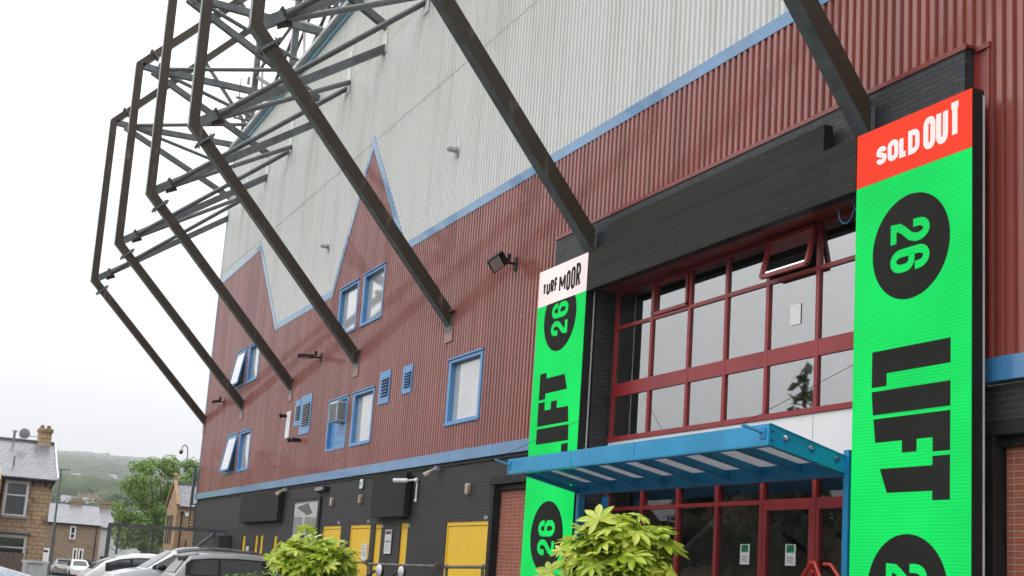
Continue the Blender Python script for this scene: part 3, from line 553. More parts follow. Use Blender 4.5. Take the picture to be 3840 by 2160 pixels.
def screen(x0, label, side):
    Y = -.42; x1 = x0+2.03; c = x0+1.015; t = thing('led_screen', label, 'screen', (c, -.3, .6), group='tall vertical LED screens at the entrance')
    b = MB(); b.box(x0, x1, Y+.001, -.24, .9, 7.765); b.build('casing', M['black'], t)
    b = MB(); b.box(x1-.02, x1+.012, -.26, -.238, 1, 7.7); b.build('mounting_rail', M['lightgrey'], t)
    g = MB(); g.add([(x0+.005,Y-.004,.95),(x1-.005,Y-.004,.95),(x1-.005,Y-.004,7.02),(x0+.005,Y-.004,7.02)], [(0,1,2,3)]); g.build('green_display', M['g_green'], t)
    g = MB(); g.add([(x0+.005,Y-.004,7.022),(x1-.005,Y-.004,7.022),(x1-.005,Y-.004,7.76),(x0+.005,Y-.004,7.76)], [(0,1,2,3)]); g.build('header_display', M['g_red'] if side else M['g_white'], t)
    ink = MB(); gr = MB()
    if side:
        tr = lambda u, v: (c+u, Y-.008, v); circle(ink, c, 6.03, .672, Y-.008); circle(ink, c, 1.81, .672, Y-.008)
        for zt in (6.37, 2.14):
            gr = MB()
            fn = lambda u, v, l, zt=zt: (c-.34+v, Y-.012-l, zt-u); glyph(gr, '2', 0, 0, .31, .68, .105, fn); glyph(gr, '6', .345, 0, .32, .68, .105, fn); gr.build('numerals', M['g_green'], t)
    else:
        tr = lambda u, v: (c-u, Y-.008, 8.51-v); circle(ink, c, 6.69, .672, Y-.008, zmax=7.018); circle(ink, c, 2.48, .665, Y-.008)
        for zt in (6.32, 2.13):
            gr = MB()
            fn = lambda u, v, l, zt=zt: (c+.34-v, Y-.012-l, zt+u); glyph(gr, '2', 0, 0, .31, .68, .105, fn); glyph(gr, '6', .345, 0, .32, .68, .105, fn); gr.build('numerals', M['g_green'], t)
    for L_ in LIFT: poly(ink, L_, tr)
    ink.build('dark_graphics', M['ink'], t)
    tx = MB(); fn = plane(Y-.010)
    if side:
        spec = [('S',-12.18,.20,7.235,.255,.062),('O',-11.965,.195,7.23,.28,.068),('L',-11.755,.155,7.225,.295,.070),('D',-11.595,.20,7.22,.32,.070),('O',-11.33,.205,7.20,.42,.080),('U',-11.115,.20,7.20,.45,.080),('T',-10.905,.20,7.215,.46,.080)]
        dx = x0+12.54+.02
    else:
        spec = [('T',-21.81,.17,7.235,.235,.066),('U',-21.64,.16,7.225,.26,.062),('R',-21.47,.16,7.225,.28,.062),('F',-21.30,.14,7.225,.30,.062),('M',-21.10,.28,7.18,.35,.062),('O',-20.80,.17,7.16,.40,.066),('O',-20.61,.18,7.155,.44,.068),('R',-20.41,.19,7.15,.48,.068)]
        dx = x0+22.0+.0
    for ch, x, w, z, h, tk in spec: glyph(tx, ch, x+dx, z, w, h, tk+.006, fn)
    tx.build('header_lettering', M['g_white'] if side else M['ink'], t)
screen(-22.0, 'left tall green LED screen with a white TURF MOOR header', 0)
screen(-12.54, 'right tall green LED screen with a red SOLD OUT header', 1)
t = thing('led_fascia', 'unlit stepped black LED banner spanning between the two green screens', 'screen', (-16.3,-.3,7.4))
b = MB(); b.box(-19.97,-12.55,-.42,-.27,7.01,7.76); b.box(-19.24,-13.23,-.42,-.27,7.763,8.16); b.build('casing', M['black'], t)
b = MB(); b.box(-19.965,-12.555,-.426,-.42,7.015,7.76); b.box(-19.235,-13.235,-.426,-.42,7.763,8.155); b.build('display_face', M['led'], t)
b = MB()
for z in (7.20,7.385,7.575,7.762,7.96): b.box(-19.96 if z < 7.77 else -19.23,-12.56 if z < 7.77 else -13.24,-.4275,-.426,z,z+.004)
for x in (-18.4,-16.9,-15.3,-13.235): b.box(x,x+.003,-.4275,-.426,7.02,7.76)
b.build('panel_seams', M['black'], t)
b = MB(); pts = [(-13.0+.16*math.cos(a), -.2, 6.93+.22*math.sin(a)) for a in [math.pi*(1+i/12) for i in range(13)]]; b.path(pts, .009, 6); b.path([(p[0]+.28,p[1],p[2]+.12) for p in pts], .009, 6); b.build('loose_cable', M['bluedeep'], t)
def board(x0, x1, z0, z1, label):
    t = thing('led_board', label, 'screen', ((x0+x1)/2, 0, z0), group='unlit LED boards on the brick wall')
    b = MB(); b.box(x0, x1, -.20, -.075, z0, z1); b.box(x0+.3,x1-.3,-.075,0,z0+.2,z1-.2); b.build('casing', M['black'], t)
    b = MB(); b.box(x0+.01, x1-.01, -.212, -.201, z0+.01, z1-.01); b.build('display_face', M['led'], t)
board(-31.85,-29.31,3.03,4.12,'blank black LED board hung above yellow turnstile doors 15 and 16'); board(-46.85,-41.43,3.10,4.14,'wide blank black LED board hung on brick nearest the far corner')
# ---------------------------------------------------------------- wall fittings
def tmesh(name, mb, m, label, cat, group=None, smooth=False, bevel=0):
    o = mb.build(name, m, None, smooth=smooth, bevel=bevel); return tag(o, label, cat, group)
def walllight(x, z, label):
    t = thing('wall_light', label, 'wall light', (x, 0, z), group='cream bulkhead lights above the exits')
    b = MB(); b.box(x-.10,x+.07,-.09,-.03,z,z+.25); b.build('lens', M['cream'], t, bevel=.03)
    b = MB(); b.box(x-.105,x+.075,-.03,-.0,z-.003,z+.253); b.build('body', mat('aged_white', (.42,.36,.29), .5, col2=(.2,.11,.06), vscale=9), t, bevel=.02)
walllight(-25.76,3.46,'cream bulkhead light above the large EX6 double door'); walllight(-33.27,3.46,'cream bulkhead light above door EX7, below the alarm box'); walllight(-35.92,3.46,'cream bulkhead light above door EX8, beside the dark heater box')
t = thing('alarm_box', 'small white and green alarm sounder high on black brick wall', 'alarm', (-33.3,0,3.9)); b = MB(); b.box(-33.38,-33.16,-.075,-.03,3.87,4.14); b.build('cover', M['whitep'], t, bevel=.03); b = MB(); b.box(-33.37,-33.15,-.03,0,3.86,4.15); b.build('side_lens', mat('green_plastic', (.01,.12,.03), .3), t, bevel=.02); b = MB(); b.box(-33.33,-33.22,-.08,-.075,3.98,4.06); b.build('badge', M['grey'], t)
t = thing('heater_box', 'long dark metal heater box projecting above the framed poster', 'heater', (-37.2,0,4)); b = MB(); b.box(-37.5,-36.45,-.16,0,3.93,4.07); b.build('casing', M['black'], t, bevel=.01); b = MB(); b.box(-37.42,-36.6,-.166,-.16,3.95,4.05); b.build('grille', M['grey'], t)
def horn(x, z, label):
    t = thing('horn_speaker', label, 'speaker', (x,0,z), group='horn loudspeakers under the blue band'); b = MB(); b.tube((x-.0,-.32,z-.06),(x+.05,-.20,z+.07),.095,16,.04); b.build('horn', M['cream'], t, smooth=False); b = MB(); b.tube((x+.05,-.20,z+.07),(x+.1,-.10,z+.13),.04,12); b.box(x+.06,x+.18,-.12,0,z+.08,z+.2); b.build('bracket', M['grey'], t)
horn(-27.75,4.0,'beige horn loudspeaker under the blue band near the EX6 door'); horn(-41.3,4.0,'beige horn loudspeaker beside the wide far LED board')
t = thing('cctv_camera', 'white bullet security camera on a conduit beside the nearer blank LED board', 'security camera', (-29.2,0,3.9))
b = MB(); b.tube((-29.3,-.55,3.88),(-29.1,-.25,3.90),.055,14); b.build('camera_body', M['whitep'], t); b = MB(); b.tube((-29.32,-.59,3.877),(-29.3,-.54,3.88),.05,14); b.build('lens', M['dark'], t)
b = MB(); b.path([(-29.1,-.25,3.9),(-28.95,-.1,3.93),(-28.95,-.05,3.85),(-28.95,-.05,3.42)],.022,8); b.ball((-28.95,-.08,3.92),.06); b.ball((-28.95,-.05,3.42),.04); b.build('conduit', M['whitep'], t)
def flood(x, z, L_, ang, label, big=False):
    t = thing('floodlight', label, 'floodlight', (x,0,z), group='floodlights on the red cladding'); 
    b = MB(); b.path([(x,-.04,z),(x,-.25,z),(x-.05*L_,-.45*L_,z-.03)],.03,8); b.box(x-.07,x+.07,-.07,-.04,z-.15,z+.15); b.build('bracket', M['black'], t)
    b = MB(); b.tube((x-.03,-.22,z+.05),(x-.03,-.22,z+.2),.045,10); b.build('photocell', M['black'], t)
    c = Vector((x-.06*L_,-.75*L_,z-.02)); d = Vector((-.25,-math.cos(ang),-math.sin(ang))).normalized(); n = Vector((0,-math.sin(ang)*.9,-math.cos(ang)*1.0)); n = (n-d*n.dot(d)).normalized(); a = d.cross(n)
    hl, hw = ((.21, .17) if L_ < .7 and x > -30 else (.36*L_, .26*L_))
    P = lambda s, t_, k: tuple(c+d*s*hl+a*t_*hw+n*k)
    b = MB(); b.add([P(-1,-1,-.05),P(1,-1,-.05),P(1,1,-.05),P(-1,1,-.05),P(-1,-1,.03),P(1,-1,.03),P(1,1,.03),P(-1,1,.03)], [(0,3,2,1),(4,5,6,7),(0,1,5,4),(1,2,6,5),(2,3,7,6),(3,0,4,7)]); b.build('housing', M['black'], t, bevel=.01)
    b = MB(); b.add([P(-.35,-.85,.034),P(.9,-.85,.034),P(.9,.85,.034),P(-.35,.85,.034)], [(0,1,2,3)]); b.build('lens', mat('lamp_glass', (.42,.44,.38), .2, bump=.6, bscale=60), t)
flood(-24.0,8.42,.62,.75,'large black floodlight with square lens left of the brick entrance'); flood(-38.5,8.28,.72,.05,'slim flat floodlight on the red wall between two strut feet'); flood(-52.5,8.25,.5,.3,'small black floodlight near the far corner of the red wall')
t = thing('air_conditioner', 'pale grey slatted air conditioning unit on a blue panel', 'air conditioner', (-35.85,0,5.95)); b = MB(); b.box(-36.20,-35.50,-.28,.05,5.95,6.56); b.build('casing', M['lightgrey'], t, bevel=.02)
b = MB()
for i in range(12): b.box(-36.16,-35.55,-.29,-.28,5.99+i*.043,6.01+i*.043)
b.build('grille', M['dark'], t)
b = MB(); b.box(-35.50,-35.494,-.25,-.02,6.0,6.5); b.build('side_cover', M['grey'], t)
# poster
t = thing('framed_poster', 'tall black and white photo poster of a figure, in a black frame', 'poster', (-38.4,0,1.2))
b = MB(); b.box(-40.0,-37.05,-.06,0,1.1,3.78); b.build('frame', M['black'], t)
gs = [mat('poster_%s' % n_, (v,v,v*1.02), .25, var=.3, vscale=3) for n_, v in (('mist',.32),('pale',.62),('grey',.13),('ink',.03))]
b = MB(); q = lambda pts, m, l: b.add([(x,-.062-l,z) for x, z in pts], [tuple(range(len(pts)))], m)
q([(-39.84,1.2),(-37.25,1.2),(-37.25,3.66),(-39.84,3.66)],0,0); q([(-39.8,3.2),(-37.3,3.15),(-37.3,3.62),(-39.8,3.6)],1,.002); q([(-39.6,3.5),(-38.3,3.62),(-37.75,3.3),(-38.3,3.22)],2,.004); q([(-39.84,2.25),(-37.25,2.35),(-37.25,2.48),(-39.84,2.38)],1,.003)
q([(-38.75,3.3),(-38.55,3.3),(-38.5,3.0),(-38.35,2.7),(-38.6,2.6),(-38.85,2.75),(-38.75,3.0)],1,.006); q([(-38.8,2.72),(-38.45,2.72),(-38.5,2.3),(-38.75,2.2)],3,.007); q([(-38.85,2.3),(-38.6,2.2),(-38.6,1.7),(-38.9,1.7)],1,.006)
b.build('photograph', gs, t)
M['paper'] = mat('notice_white', (.72,.72,.73), .4)
def notice(x0, x1, z0, z1, label, cat, lines, Y=-.02, purple=False, frame=None):
    t = thing('notice', label, cat, ((x0+x1)/2, Y, z0))
    b = MB(); b.box(x0,x1,Y-.02,Y,z0,z1); b.build('board', M['paper'], t)
    ink = MB(); fn = lambda u, v, l=0: (u, Y-.023-l, v)
    for s, z, h in lines: text(ink, s, x0+(x1-x0)*.12, z, (x1-x0)*.66/max(4,len(s)), h, h*.16, (x1-x0)*.1/max(4,len(s)), fn)
    ink.build('lettering', M['ink'], t)
    if purple: b = MB(); b.box(x0+.03,x1-.03,Y-.0215,Y-.02,z1-.12,z1-.03); b.box(x0+.03,x1-.03,Y-.0215,Y-.02,z0+.3,z0+.32); b.build('header', mat('notice_maroon', (.10,.02,.05), .4), t)
notice(-32.98,-32.54,1.92,2.36,'white NO PARKING notice on the yellow EX7 door','sign',[('NO',2.27,.05),('PARKING',2.17,.05),('IN FRONT',2.10,.045),('OF THESE',2.03,.045),('DOORS',1.96,.045)][:0]+[('NO',2.28,.05),('PARKING',2.2,.045),('IN FRONT',2.11,.04),('OF THESE',2.04,.04)],Y=.035)
notice(-31.0,-30.53,2.11,2.72,'tall white notice with maroon heading between turnstiles 15 and 16','sign',[],purple=True)
notice(-46.0,-45.6,2.05,2.24,'small white notice between the far turnstiles','sign',[])
b = MB()
for i in range(9): b.box(-30.93,-30.6,-.0425,-.041,2.16+i*.045,2.172+i*.045)
tn = [o for o in bpy.data.objects if o.name.startswith('notice') and o.get('label','').startswith('tall')][0]; b.build('lettering', M['grey'], tn)
def doorlabel(s, x, z, h, label):
    b = MB(); text(b, s, x, z, h*.62, h, h*.17, h*.14, plane(-.006)); tmesh('door_number', b, M['paper'], label, 'number', 'white painted door numbers')
doorlabel('EX6',-24.83,2.90,.075,'white painted EX6 above the nearest yellow double door'); doorlabel('EX7',-32.62,2.92,.085,'white painted EX7 above a yellow double door'); doorlabel('EX8',-35.27,2.92,.085,'white painted EX8 above the farthest yellow double door'); doorlabel('15',-31.41,2.77,.085,'white painted 15 beside a narrow yellow door'); doorlabel('16',-29.46,2.77,.085,'white painted 16 beside a narrow yellow door')
def liftnotice(x, label):
    t = thing('window_notice', label, 'notice', (x,.14,2.1), group='paper notices on the entrance glass')
    b = MB(); b.box(x,x+.23,.205,.21,2.10,2.40); b.build('paper', M['paper'], t)
    b = MB(); b.box(x+.03,x+.2,.203,.205,2.28,2.39); b.build('green_block', mat('print_green', (.01,.28,.10), .5), t)
    b = MB(); fn = lambda u, v, l=0: (u, .201-l, v); 
    for k, ch in enumerate('LIFT'): glyph(b, ch, x+.04+k*.038, 2.295, .034, .088, .013, fn)
    for k in range(4): b.box(x+.04,x+.19-.02*(k%2),.202,.205,2.14+k*.025,2.146+k*.025)
    b.build('lettering', M['ink'], t)
liftnotice(-15.74,'left paper LIFT notice taped to the entrance glass'); liftnotice(-14.65,'right paper LIFT notice taped to the entrance door')
b = MB(); b.box(-14.66,-14.42,.182,.187,5.60,5.91); tmesh('blank_paper', b, M['paper'], 'blank white sheet taped inside an upper window pane', 'paper')
# handrails
def rail(pts, label):
    b = MB(); b.path(pts, .034, 10)
    for p in pts[1:-1]: b.ball(p, .055, 10, 7)
    b.tube(pts[-1], (pts[-1][0]+.03, pts[-1][1], pts[-1][2]), .09, 12) if pts[-1][1] > -.2 else None
    tmesh('handrail', b, M['galv'], label, 'handrail', 'scaffold-tube handrails by the doors')
rail([(-29.5,-.9,.6),(-29.5,-.9,1.8),(-27.2,-.04,1.85)][:3], 'tube handrail running from the narrow doors to a wall flange')
rail([(-23.85,-1.2,.6),(-23.85,-1.2,1.82),(-22.05,-1.2,1.85),(-22.05,-1.2,.6)], 'hoop of tube handrail in front of the nearest yellow double door')
rail([(-33.6,-.9,.6),(-33.6,-.9,1.8),(-32.2,-.04,1.86)], 'tube handrail beside the EX7 door behind the bush')
# ---------------------------------------------------------------- entrance canopy
t = thing('entrance_canopy', 'bright blue flat canopy with ribbed glass underside over the entrance', 'canopy', (-16.5,-.4,.6))
YF, YB = -1.62, -.38; XL, XR = -19.85, -12.66
b = MB(); b.add([(-20.28,YF-.02,3.50),(XR+.01,YF-.02,3.50),(XR+.01,YF-.02,3.765),(-20.28,YF-.02,3.765),(-20.28,YF,3.50),(XR+.01,YF,3.50),(XR+.01,YF,3.765),(-20.28,YF,3.765)],[(0,1,2,3),(4,7,6,5),(0,4,5,1),(3,2,6,7),(1,5,6,2),(0,3,7,4)]); b.box(-20.28,XR,YF-.02,YF+.10,3.49,3.505); b.box(-17.9,-17.895,YF-.026,YF-.02,3.5,3.77); b.box(-15.9,-15.893,YF-.026,YF-.02,3.49,3.77)
b.build('fascia', mat('canopy_fascia_paint', (.02,.33,.62), .24, var=.2, vscale=1.6, spec=.6, bump=.35, bscale=1.3), t)
b = MB(); b.box(XL-.02,XR,YB-.02,YB+.06,3.24,3.44); b.box(XL-.02,XR,YB-.06,YB+.06,3.225,3.24); b.build('rear_beam', M['bluedeep'], t)
def girder(x, lab=None):
    b = MB(); L_ = YB-YF; ny = 3; nseg = 24
    zt = lambda y: 3.765+(3.47-3.765)*(y-YF)/L_; zl = lambda y: 3.50+(3.25-3.50)*(y-YF)/L_
    cells = [(YF+.05+i*.40, YF+.05+(i+1)*.40) for i in range(3)]
    for xx in (x-.012, x+.012):
        for a, c in cells:
            cy_ = (a+c)/2; cz = (zt(cy_)+zl(cy_))/2+.02; ri, ro = [], []
            for k in range(nseg):
                an = 2*math.pi*k/nseg; ri.append((xx, cy_+.052*math.cos(an), cz+.052*math.sin(an)))
                u, v = math.cos(an), math.sin(an); m_ = max(abs(u), abs(v)); yy = cy_+(c-a)/2*u/m_; tt = .5+.5*v/m_; ro.append((xx, yy, zl(yy)+(zt(yy)-zl(yy))*tt))
            b.grid([ri, ro], closed=True)
        b.add([(xx,YF,zl(YF)),(xx,cells[0][0],zl(cells[0][0])),(xx,cells[0][0],zt(cells[0][0])),(xx,YF,zt(YF))],[(0,1,2,3)]); e_ = cells[-1][1]
        b.add([(xx,e_,zl(e_)),(xx,YB,zl(YB)),(xx,YB,zt(YB)),(xx,e_,zt(e_))],[(0,1,2,3)])
    b.beam((x,YF,zt(YF)),(x,YB,zt(YB)),.05,.012); b.beam((x-.02,YF,zl(YF)),(x-.02,YB,zl(YB)),.10,.012)
    b.build('side_girder', M['bluedeep'], t)
girder(XR); girder(XL)
for i in range(9):
    x = XL+.28+(XR-XL-.35)*i/8.; b = MB(); b.beam((x,YF+.02,3.60),(x,YB,3.37),.075,.09); b.beam((x,YF+.02,3.545),(x,YB,3.32),.11,.012); b.build('rib', M['bluedeep'], t)
b = MB(); b.add([(-20.2,YF,3.67),(XR,YF,3.67),(XR,YB,3.44),(-20.2,YB,3.44)],[(0,1,2,3)]); gm = leafmat('opal_roof_glazing', (.50,.485,.50), (.50,.485,.50), (.50,.485,.50), .3, .36); b.build('glazing', gm, t)
for x in (XR+.03, XL+.02):
    b = MB(); b.box(x-.05,x+.05,YB-.05,YB+.07,.6,3.56 if x > -15 else 3.25); b.build('post', M['bluedeep'], t)
b = MB(); b.box(-19.45,-19.38,-.15,-.05,.6,3.2); b.build('post', M['bluedeep'], t)
for x, s in ((XR-.10,1),(-20.22,0)):
    b = MB(); b.beam((x,YF-.02,3.66),(x-.12,YF-.26,3.74),.045,.03); b.box(x-.05,x+.06,YF-.035,YF-.02,3.58,3.72); b.build('stay_bracket', M['bluedeep'], t)
    b = MB(); b.tube((x-.12,YF-.26,3.75),(x-.05,-.15,4.75) if s else (-18.9,.1,5.0),.004,6); b.build('stay_wire', M['black'], t)
b = MB(); [b.tube((XR+.012,YF+.03,z),(XR+.03,YF+.03,z),.014,8) for z in (3.56,3.67)]; b.build('bolt', M['rust'], t)
# red tubular stand in front of the doors
b = MB(); b.path([(-13.42,-.55,.62),(-13.30,-.6,1.85),(-13.06,-.6,2.11),(-12.99,-.6,2.11),(-12.78,-.62,1.80),(-12.6,-.6,.62)],.026,10); b.path([(-13.0,-.45,2.10),(-12.9,-.42,2.10),(-12.66,-.40,1.86),(-12.4,-.40,.62)],.026,10); b.path([(-13.0,-.6,2.1),(-13.18,-.5,1.85),(-13.2,-.5,.62)],.022,8); b.ball((-12.97,-.64,1.99),.022)
tmesh('tube_stand', b, mat('glossy_red_paint', (.42,.015,.012), .25, spec=.6), 'glossy red bent-tube stand before the entrance doors', 'barrier', smooth=False)
# ---------------------------------------------------------------- corner mast, antennas, gate
t = thing('camera_mast', 'galvanised bracket mast with white dome camera on a swan neck', 'security camera', (-56.6,-.2,3.0))
b = MB(); b.box(-56.6,-56.45,-.22,-.10,4.0,5.75); b.beam((-56.5,-.15,5.72),(-56.5,-.6,5.68),.06,.06); b.build('mast', M['steel'], t)
b = MB(); b.path([(-56.5,-.56,5.55),(-56.5,-.58,6.4),(-56.5,-.62,6.55),(-56.5,-.70,6.64),(-56.5,-.80,6.6),(-56.5,-.86,6.48)],.022,8); b.build('swan_neck', M['steel'], t)
b = MB(); b.tube((-56.5,-.87,6.32),(-56.5,-.87,6.50),.10,16,.05); b.build('hood', M['whitep'], t, smooth=True); b = MB(); b.ball((-56.5,-.87,6.30),.09); b.build('dome', M['dark'], t, smooth=True)
b = MB(); [b.box(-56.5,-56.42,y,y+.05,3.0,4.1) for y in (-.22,.0)]; [b.box(-56.5,-56.42,-.2,.03,3.05+i*.14,3.09+i*.14) for i in range(8)]; b.build('cable_ladder', M['steel'], t)
t = thing('antenna_array', 'slatted mobile phone antenna panel with cables at the roof corner', 'antenna', (-56.3,.15,17.2))
b = MB(); b.box(-56.5,-56.2,.06,.10,17.2,21.2); b.box(-56.5,-56.2,.26,.30,17.2,21.2)
for i in range(40): b.box(-56.45,-56.2,.10,.26,17.25+i*.1,17.28+i*.1)
b.build('ladder_frame', M['steel'], t); b = MB(); [b.tube((-56.35,.32+k*.05,17.0),(-56.35,.32+k*.05,21.0),.02,6) for k in range(3)]; b.path([(-56.3,.2,17.2),(-56.3,.1,16.9),(-56.3,.15,16.5)],.015,6); b.build('cables', M['black'], t)
t = thing('antenna_array', 'cluster of small antennas and cables on the end roof column', 'antenna', (-56.1,.3,21.5))
b = MB(); [b.box(-56.4+.05*k,-56.3+.05*k,.15+.12*(k%2),.28+.12*(k%2),21.6+k*.55,21.95+k*.55) for k in range(5)]; b.tube((-56.1,-.15,22.4),(-56.1,-.15,24.0),.03,6); b.tube((-56.1,.9,21.4),(-56.1,.9,22.9),.05,8); b.box(-56.2,-56.0,-.3,.9,22.0,22.05); b.box(-56.2,-56.0,-.3,.9,23.0,23.05); b.build('mounts', M['grey'], t)
b = MB(); rr_ = random.Random(3)
for k in range(5):
    y = .1+k*.15; b.path([(-56.0,y+rr_.uniform(-.15,.15),21.2+j*.35) for j in range(5)],.014,5)
b.build('cables', M['black'], t)
t = thing('height_barrier_gate', 'grey steel gate frame with mesh infill reaching out from the brick wall', 'gate', (-49.5,-2.4,.3))
b = MB(); XG = -49.5; b.beam((XG,-4.5,2.72),(XG,-.05,2.80),.12,.14); b.beam((XG,-4.45,.3),(XG,-4.45,2.72),.14,.14,ref=(1,0,0)); b.build('frame', M['steel'], t)
b = MB(); b.beam((XG,-.45,2.7),(XG,-2.4,.9),.12,.14); b.beam((XG,-2.4,.9),(XG,-2.9,.4),.12,.14); b.build('diagonal_brace', M['steel'], t)
for y in (-4.1,-2.85): b = MB(); b.tube((XG,y,.4),(XG,y,2.68),.035,8); b.build('upright', M['steel'], t)
b = MB(); [b.tube((XG,-4.4+.07*k,.5),(XG,-4.4+.07*k,2.66),.004,4,cap=False) for k in range(32)]; [b.tube((XG,-4.4,.5+.07*k),(XG,-2.2,.5+.07*k),.004,4,cap=False) for k in range(31)]; b.build('mesh_infill', M['grey'], t)
b = MB(); b.box(XG-.05,XG+.9,-.5,-.02,.3,2.62); tmesh('gate_pier', b, M['blackbrick'], 'short dark brick pier where the steel gate meets the stand', 'pier', bevel=.02)
# ---------------------------------------------------------------- cars
M['carglass'] = mat('car_glass', (.012,.016,.018), .04, spec=.9)
M['tyre'] = mat('tyre_rubber', (.015,.015,.015), .7); M['rim'] = mat('alloy_rim', (.35,.36,.37), .25, metal=.8)
M['lampred'] = mat('red_lamp_lens', (.35,.01,.01), .15); M['lampclear'] = mat('headlamp_lens', (.55,.57,.6), .08, spec=.8); M['plate'] = mat('yellow_plate', (.75,.55,.03), .4)
def interp(P, x):
    if x <= P[0][0]: return P[0][1]
    for (a, za), (b, zb_) in zip(P, P[1:]):
        if a <= x <= b:
            f = (x-a)/(b-a); return za+(zb_-za)*f
    return P[-1][1]
def paint(name, col, rough=.22, drops=False):
    m = mat(name, col, rough, coat=.6, spec=.5, metal=.25 if sum(col) < 1.5 else 0, bump=.5 if drops else 0, bscale=26)
    return m
def car(label, loc, rz, body, roofm=None, L_=4.3, Wd=1.8, H=1.55, style='suv', detail=True, group='parked cars'):
    t = thing('parked_car', label, 'car', loc, rz, group)
    belt = H*.62; w = Wd/2
    if style == 'suv': TOP = [(0,.72*belt),(.04,.80*belt),(.14,belt),(.30,belt+(H-belt)*.42),(.46,.925*H),(.9,.975*H),(L_*.36,H),(L_*.50,.992*H),(L_*.60,.955*H),(L_*.66,.90*H),(L_*.79,belt*1.02),(L_*.86,belt*.97),(L_*.95,belt*.86),(L_,belt*.68)]
    else: TOP = [(0,.70*belt),(.05,.85*belt),(.25,belt*1.02),(.55,belt+(H-belt)*.5),(.95,.93*H),(1.4,.985*H),(L_*.44,H),(L_*.54,.985*H),(L_*.62,.93*H),(L_*.78,belt*1.02),(L_*.86,belt*.95),(L_*.95,belt*.82),(L_,belt*.62)]
    WID = [(0,.80),(.06,.90),(.3,.97),(L_*.5,1.0),(L_*.85,.96),(L_*.95,.87),(L_,.74)]
    def sect(x):
        zt = interp(TOP, x); k = interp(WID, x)*w; bl = min(belt+.03*(1-x/L_), zt-.005); up_ = max(0, zt-bl); f = min(1, up_/(H-belt))
        rail = (k*(.95-.20*f), bl+up_*.86); 
        return [(k*.90,.22),(k*.985,.34),(k,.52),(k*.995,bl*.88),(k*.955,bl),rail,(rail[0]*.90,bl+up_*.955),(rail[0]*.55,bl+up_*.992),(0,zt)]
    xs = sorted({L_*i/26 for i in range(27)}|{p[0] for p in TOP}|{.02,.09})
    def row(x): s = sect(x); return [(x-L_/2, y, z) for y, z in s]+[(x-L_/2, -y, z) for y, z in s[-2::-1]]
    b = MB(); rows = [row(x) for x in xs]; b.grid(rows); n = len(rows[0]); b.add(rows[0], [tuple(range(n))]); b.add(rows[-1], [tuple(range(n))[::-1]])
    ob = b.build('body', body, t, smooth=True, local=True)
    sub = ob.modifiers.new('smooth', 'SUBSURF'); sub.levels = sub.render_levels = 1
    def side(x, f, sg, off=.012):
        s = sect(x); a, r_ = s[4], s[5]; y = a[0]+(r_[0]-a[0])*f; z = a[1]+(r_[1]-a[1])*f; return (x-L_/2, sg*(y+off), z+off*.3)
    xa, xb = (.42, L_*.755) if style == 'suv' else (.62, L_*.75)
    cuts = [xa, xa+(xb-xa)*.25, xa+(xb-xa)*.60, xb]
    for sg in (1, -1):
        g = MB(); segs = []
        for a, c in zip(cuts, cuts[1:]):
            xx = [a+.035+(c-a-.07)*i/10 for i in range(11)]
            g.grid([[side(x, .05, sg) for x in xx], [side(x, .45, sg) for x in xx], [side(x, .80, sg) for x in xx]])
        g.build('side_glass', M['carglass'], t, smooth=True, local=True)
        g = MB(); xx = [xa-.05+(xb-xa+.10)*i/24 for i in range(25)]
        g.grid([[side(x, -.03, sg, .007) for x in xx], [side(x, .5, sg, .007) for x in xx], [side(x, .88, sg, .007) for x in xx]]); g.build('window_surround', M['black'], t, smooth=True, local=True)
    def cap(x0, x1, name, m, fr=.86, off=.012):
        g = MB(); rws = []
        for i in range(7):
            x = x0+(x1-x0)*i/6; s = sect(x); half = [s[8], (s[7][0], s[7][1]), (s[6][0], s[6][1])]
            pts = [(half[2][0]*fr, half[2][1]), (half[1][0]*.9, half[1][1]), (0, half[0][1]), (-half[1][0]*.9, half[1][1]), (-half[2][0]*fr, half[2][1])]
            rws.append([(x-L_/2+(off if x > L_/2 else -off), y, z+off) for y, z in pts])
        g.grid(rws); g.build(name, m, t, smooth=True, local=True)
    cap(L_*.655, L_*.785, 'windscreen', M['carglass']); cap(TOP[2][0]+.04, TOP[4][0]-.04, 'rear_screen', M['carglass'])
    if roofm:
        g = MB(); xx = [TOP[5][0]-.25+(L_*.64-TOP[5][0]+.25)*i/12 for i in range(13)]; rws = []
        for x in xx: s = sect(x); pts = [s[5], s[6], s[7], s[8]]; rws.append([(x-L_/2, y*1.01, z+.008) for y, z in pts]+[(x-L_/2, -y*1.01, z+.008) for y, z in pts[-2::-1]])
        g.grid(rws); g.build('roof', roofm, t, smooth=True, local=True)
    if detail:
        g = MB(); x = TOP[4][0]; s = sect(x); yy = s[6][0]*.92; g.add([(x-L_/2-.16,-yy*.95,s[8][1]-.03),(x-L_/2-.16,yy*.95,s[8][1]-.03),(x-L_/2+.22,yy,s[8][1]+.035),(x-L_/2+.22,-yy,s[8][1]+.035),(x-L_/2-.16,-yy*.95,s[8][1]-.055),(x-L_/2-.16,yy*.95,s[8][1]-.055),(x-L_/2+.2,yy,s[8][1]-.02),(x-L_/2+.2,-yy,s[8][1]-.02)], [(0,1,2,3),(4,7,6,5),(0,4,5,1),(0,3,7,4),(1,5,6,2)]); g.build('roof_spoiler', body, t, local=True)
        g = MB(); g.tube((L_*.22-L_/2,0,H-.01),(L_*.14-L_/2,0,H+.16),.008,6,.004); g.build('aerial', M['black'], t, local=True)
        for sg in (1, -1):
            g = MB(); g.ball((L_*.72-L_/2, sg*(w+.07), belt+.06), .10, 12, 8, .75); g.build('door_mirror', M['black'], t, smooth=True, local=True)
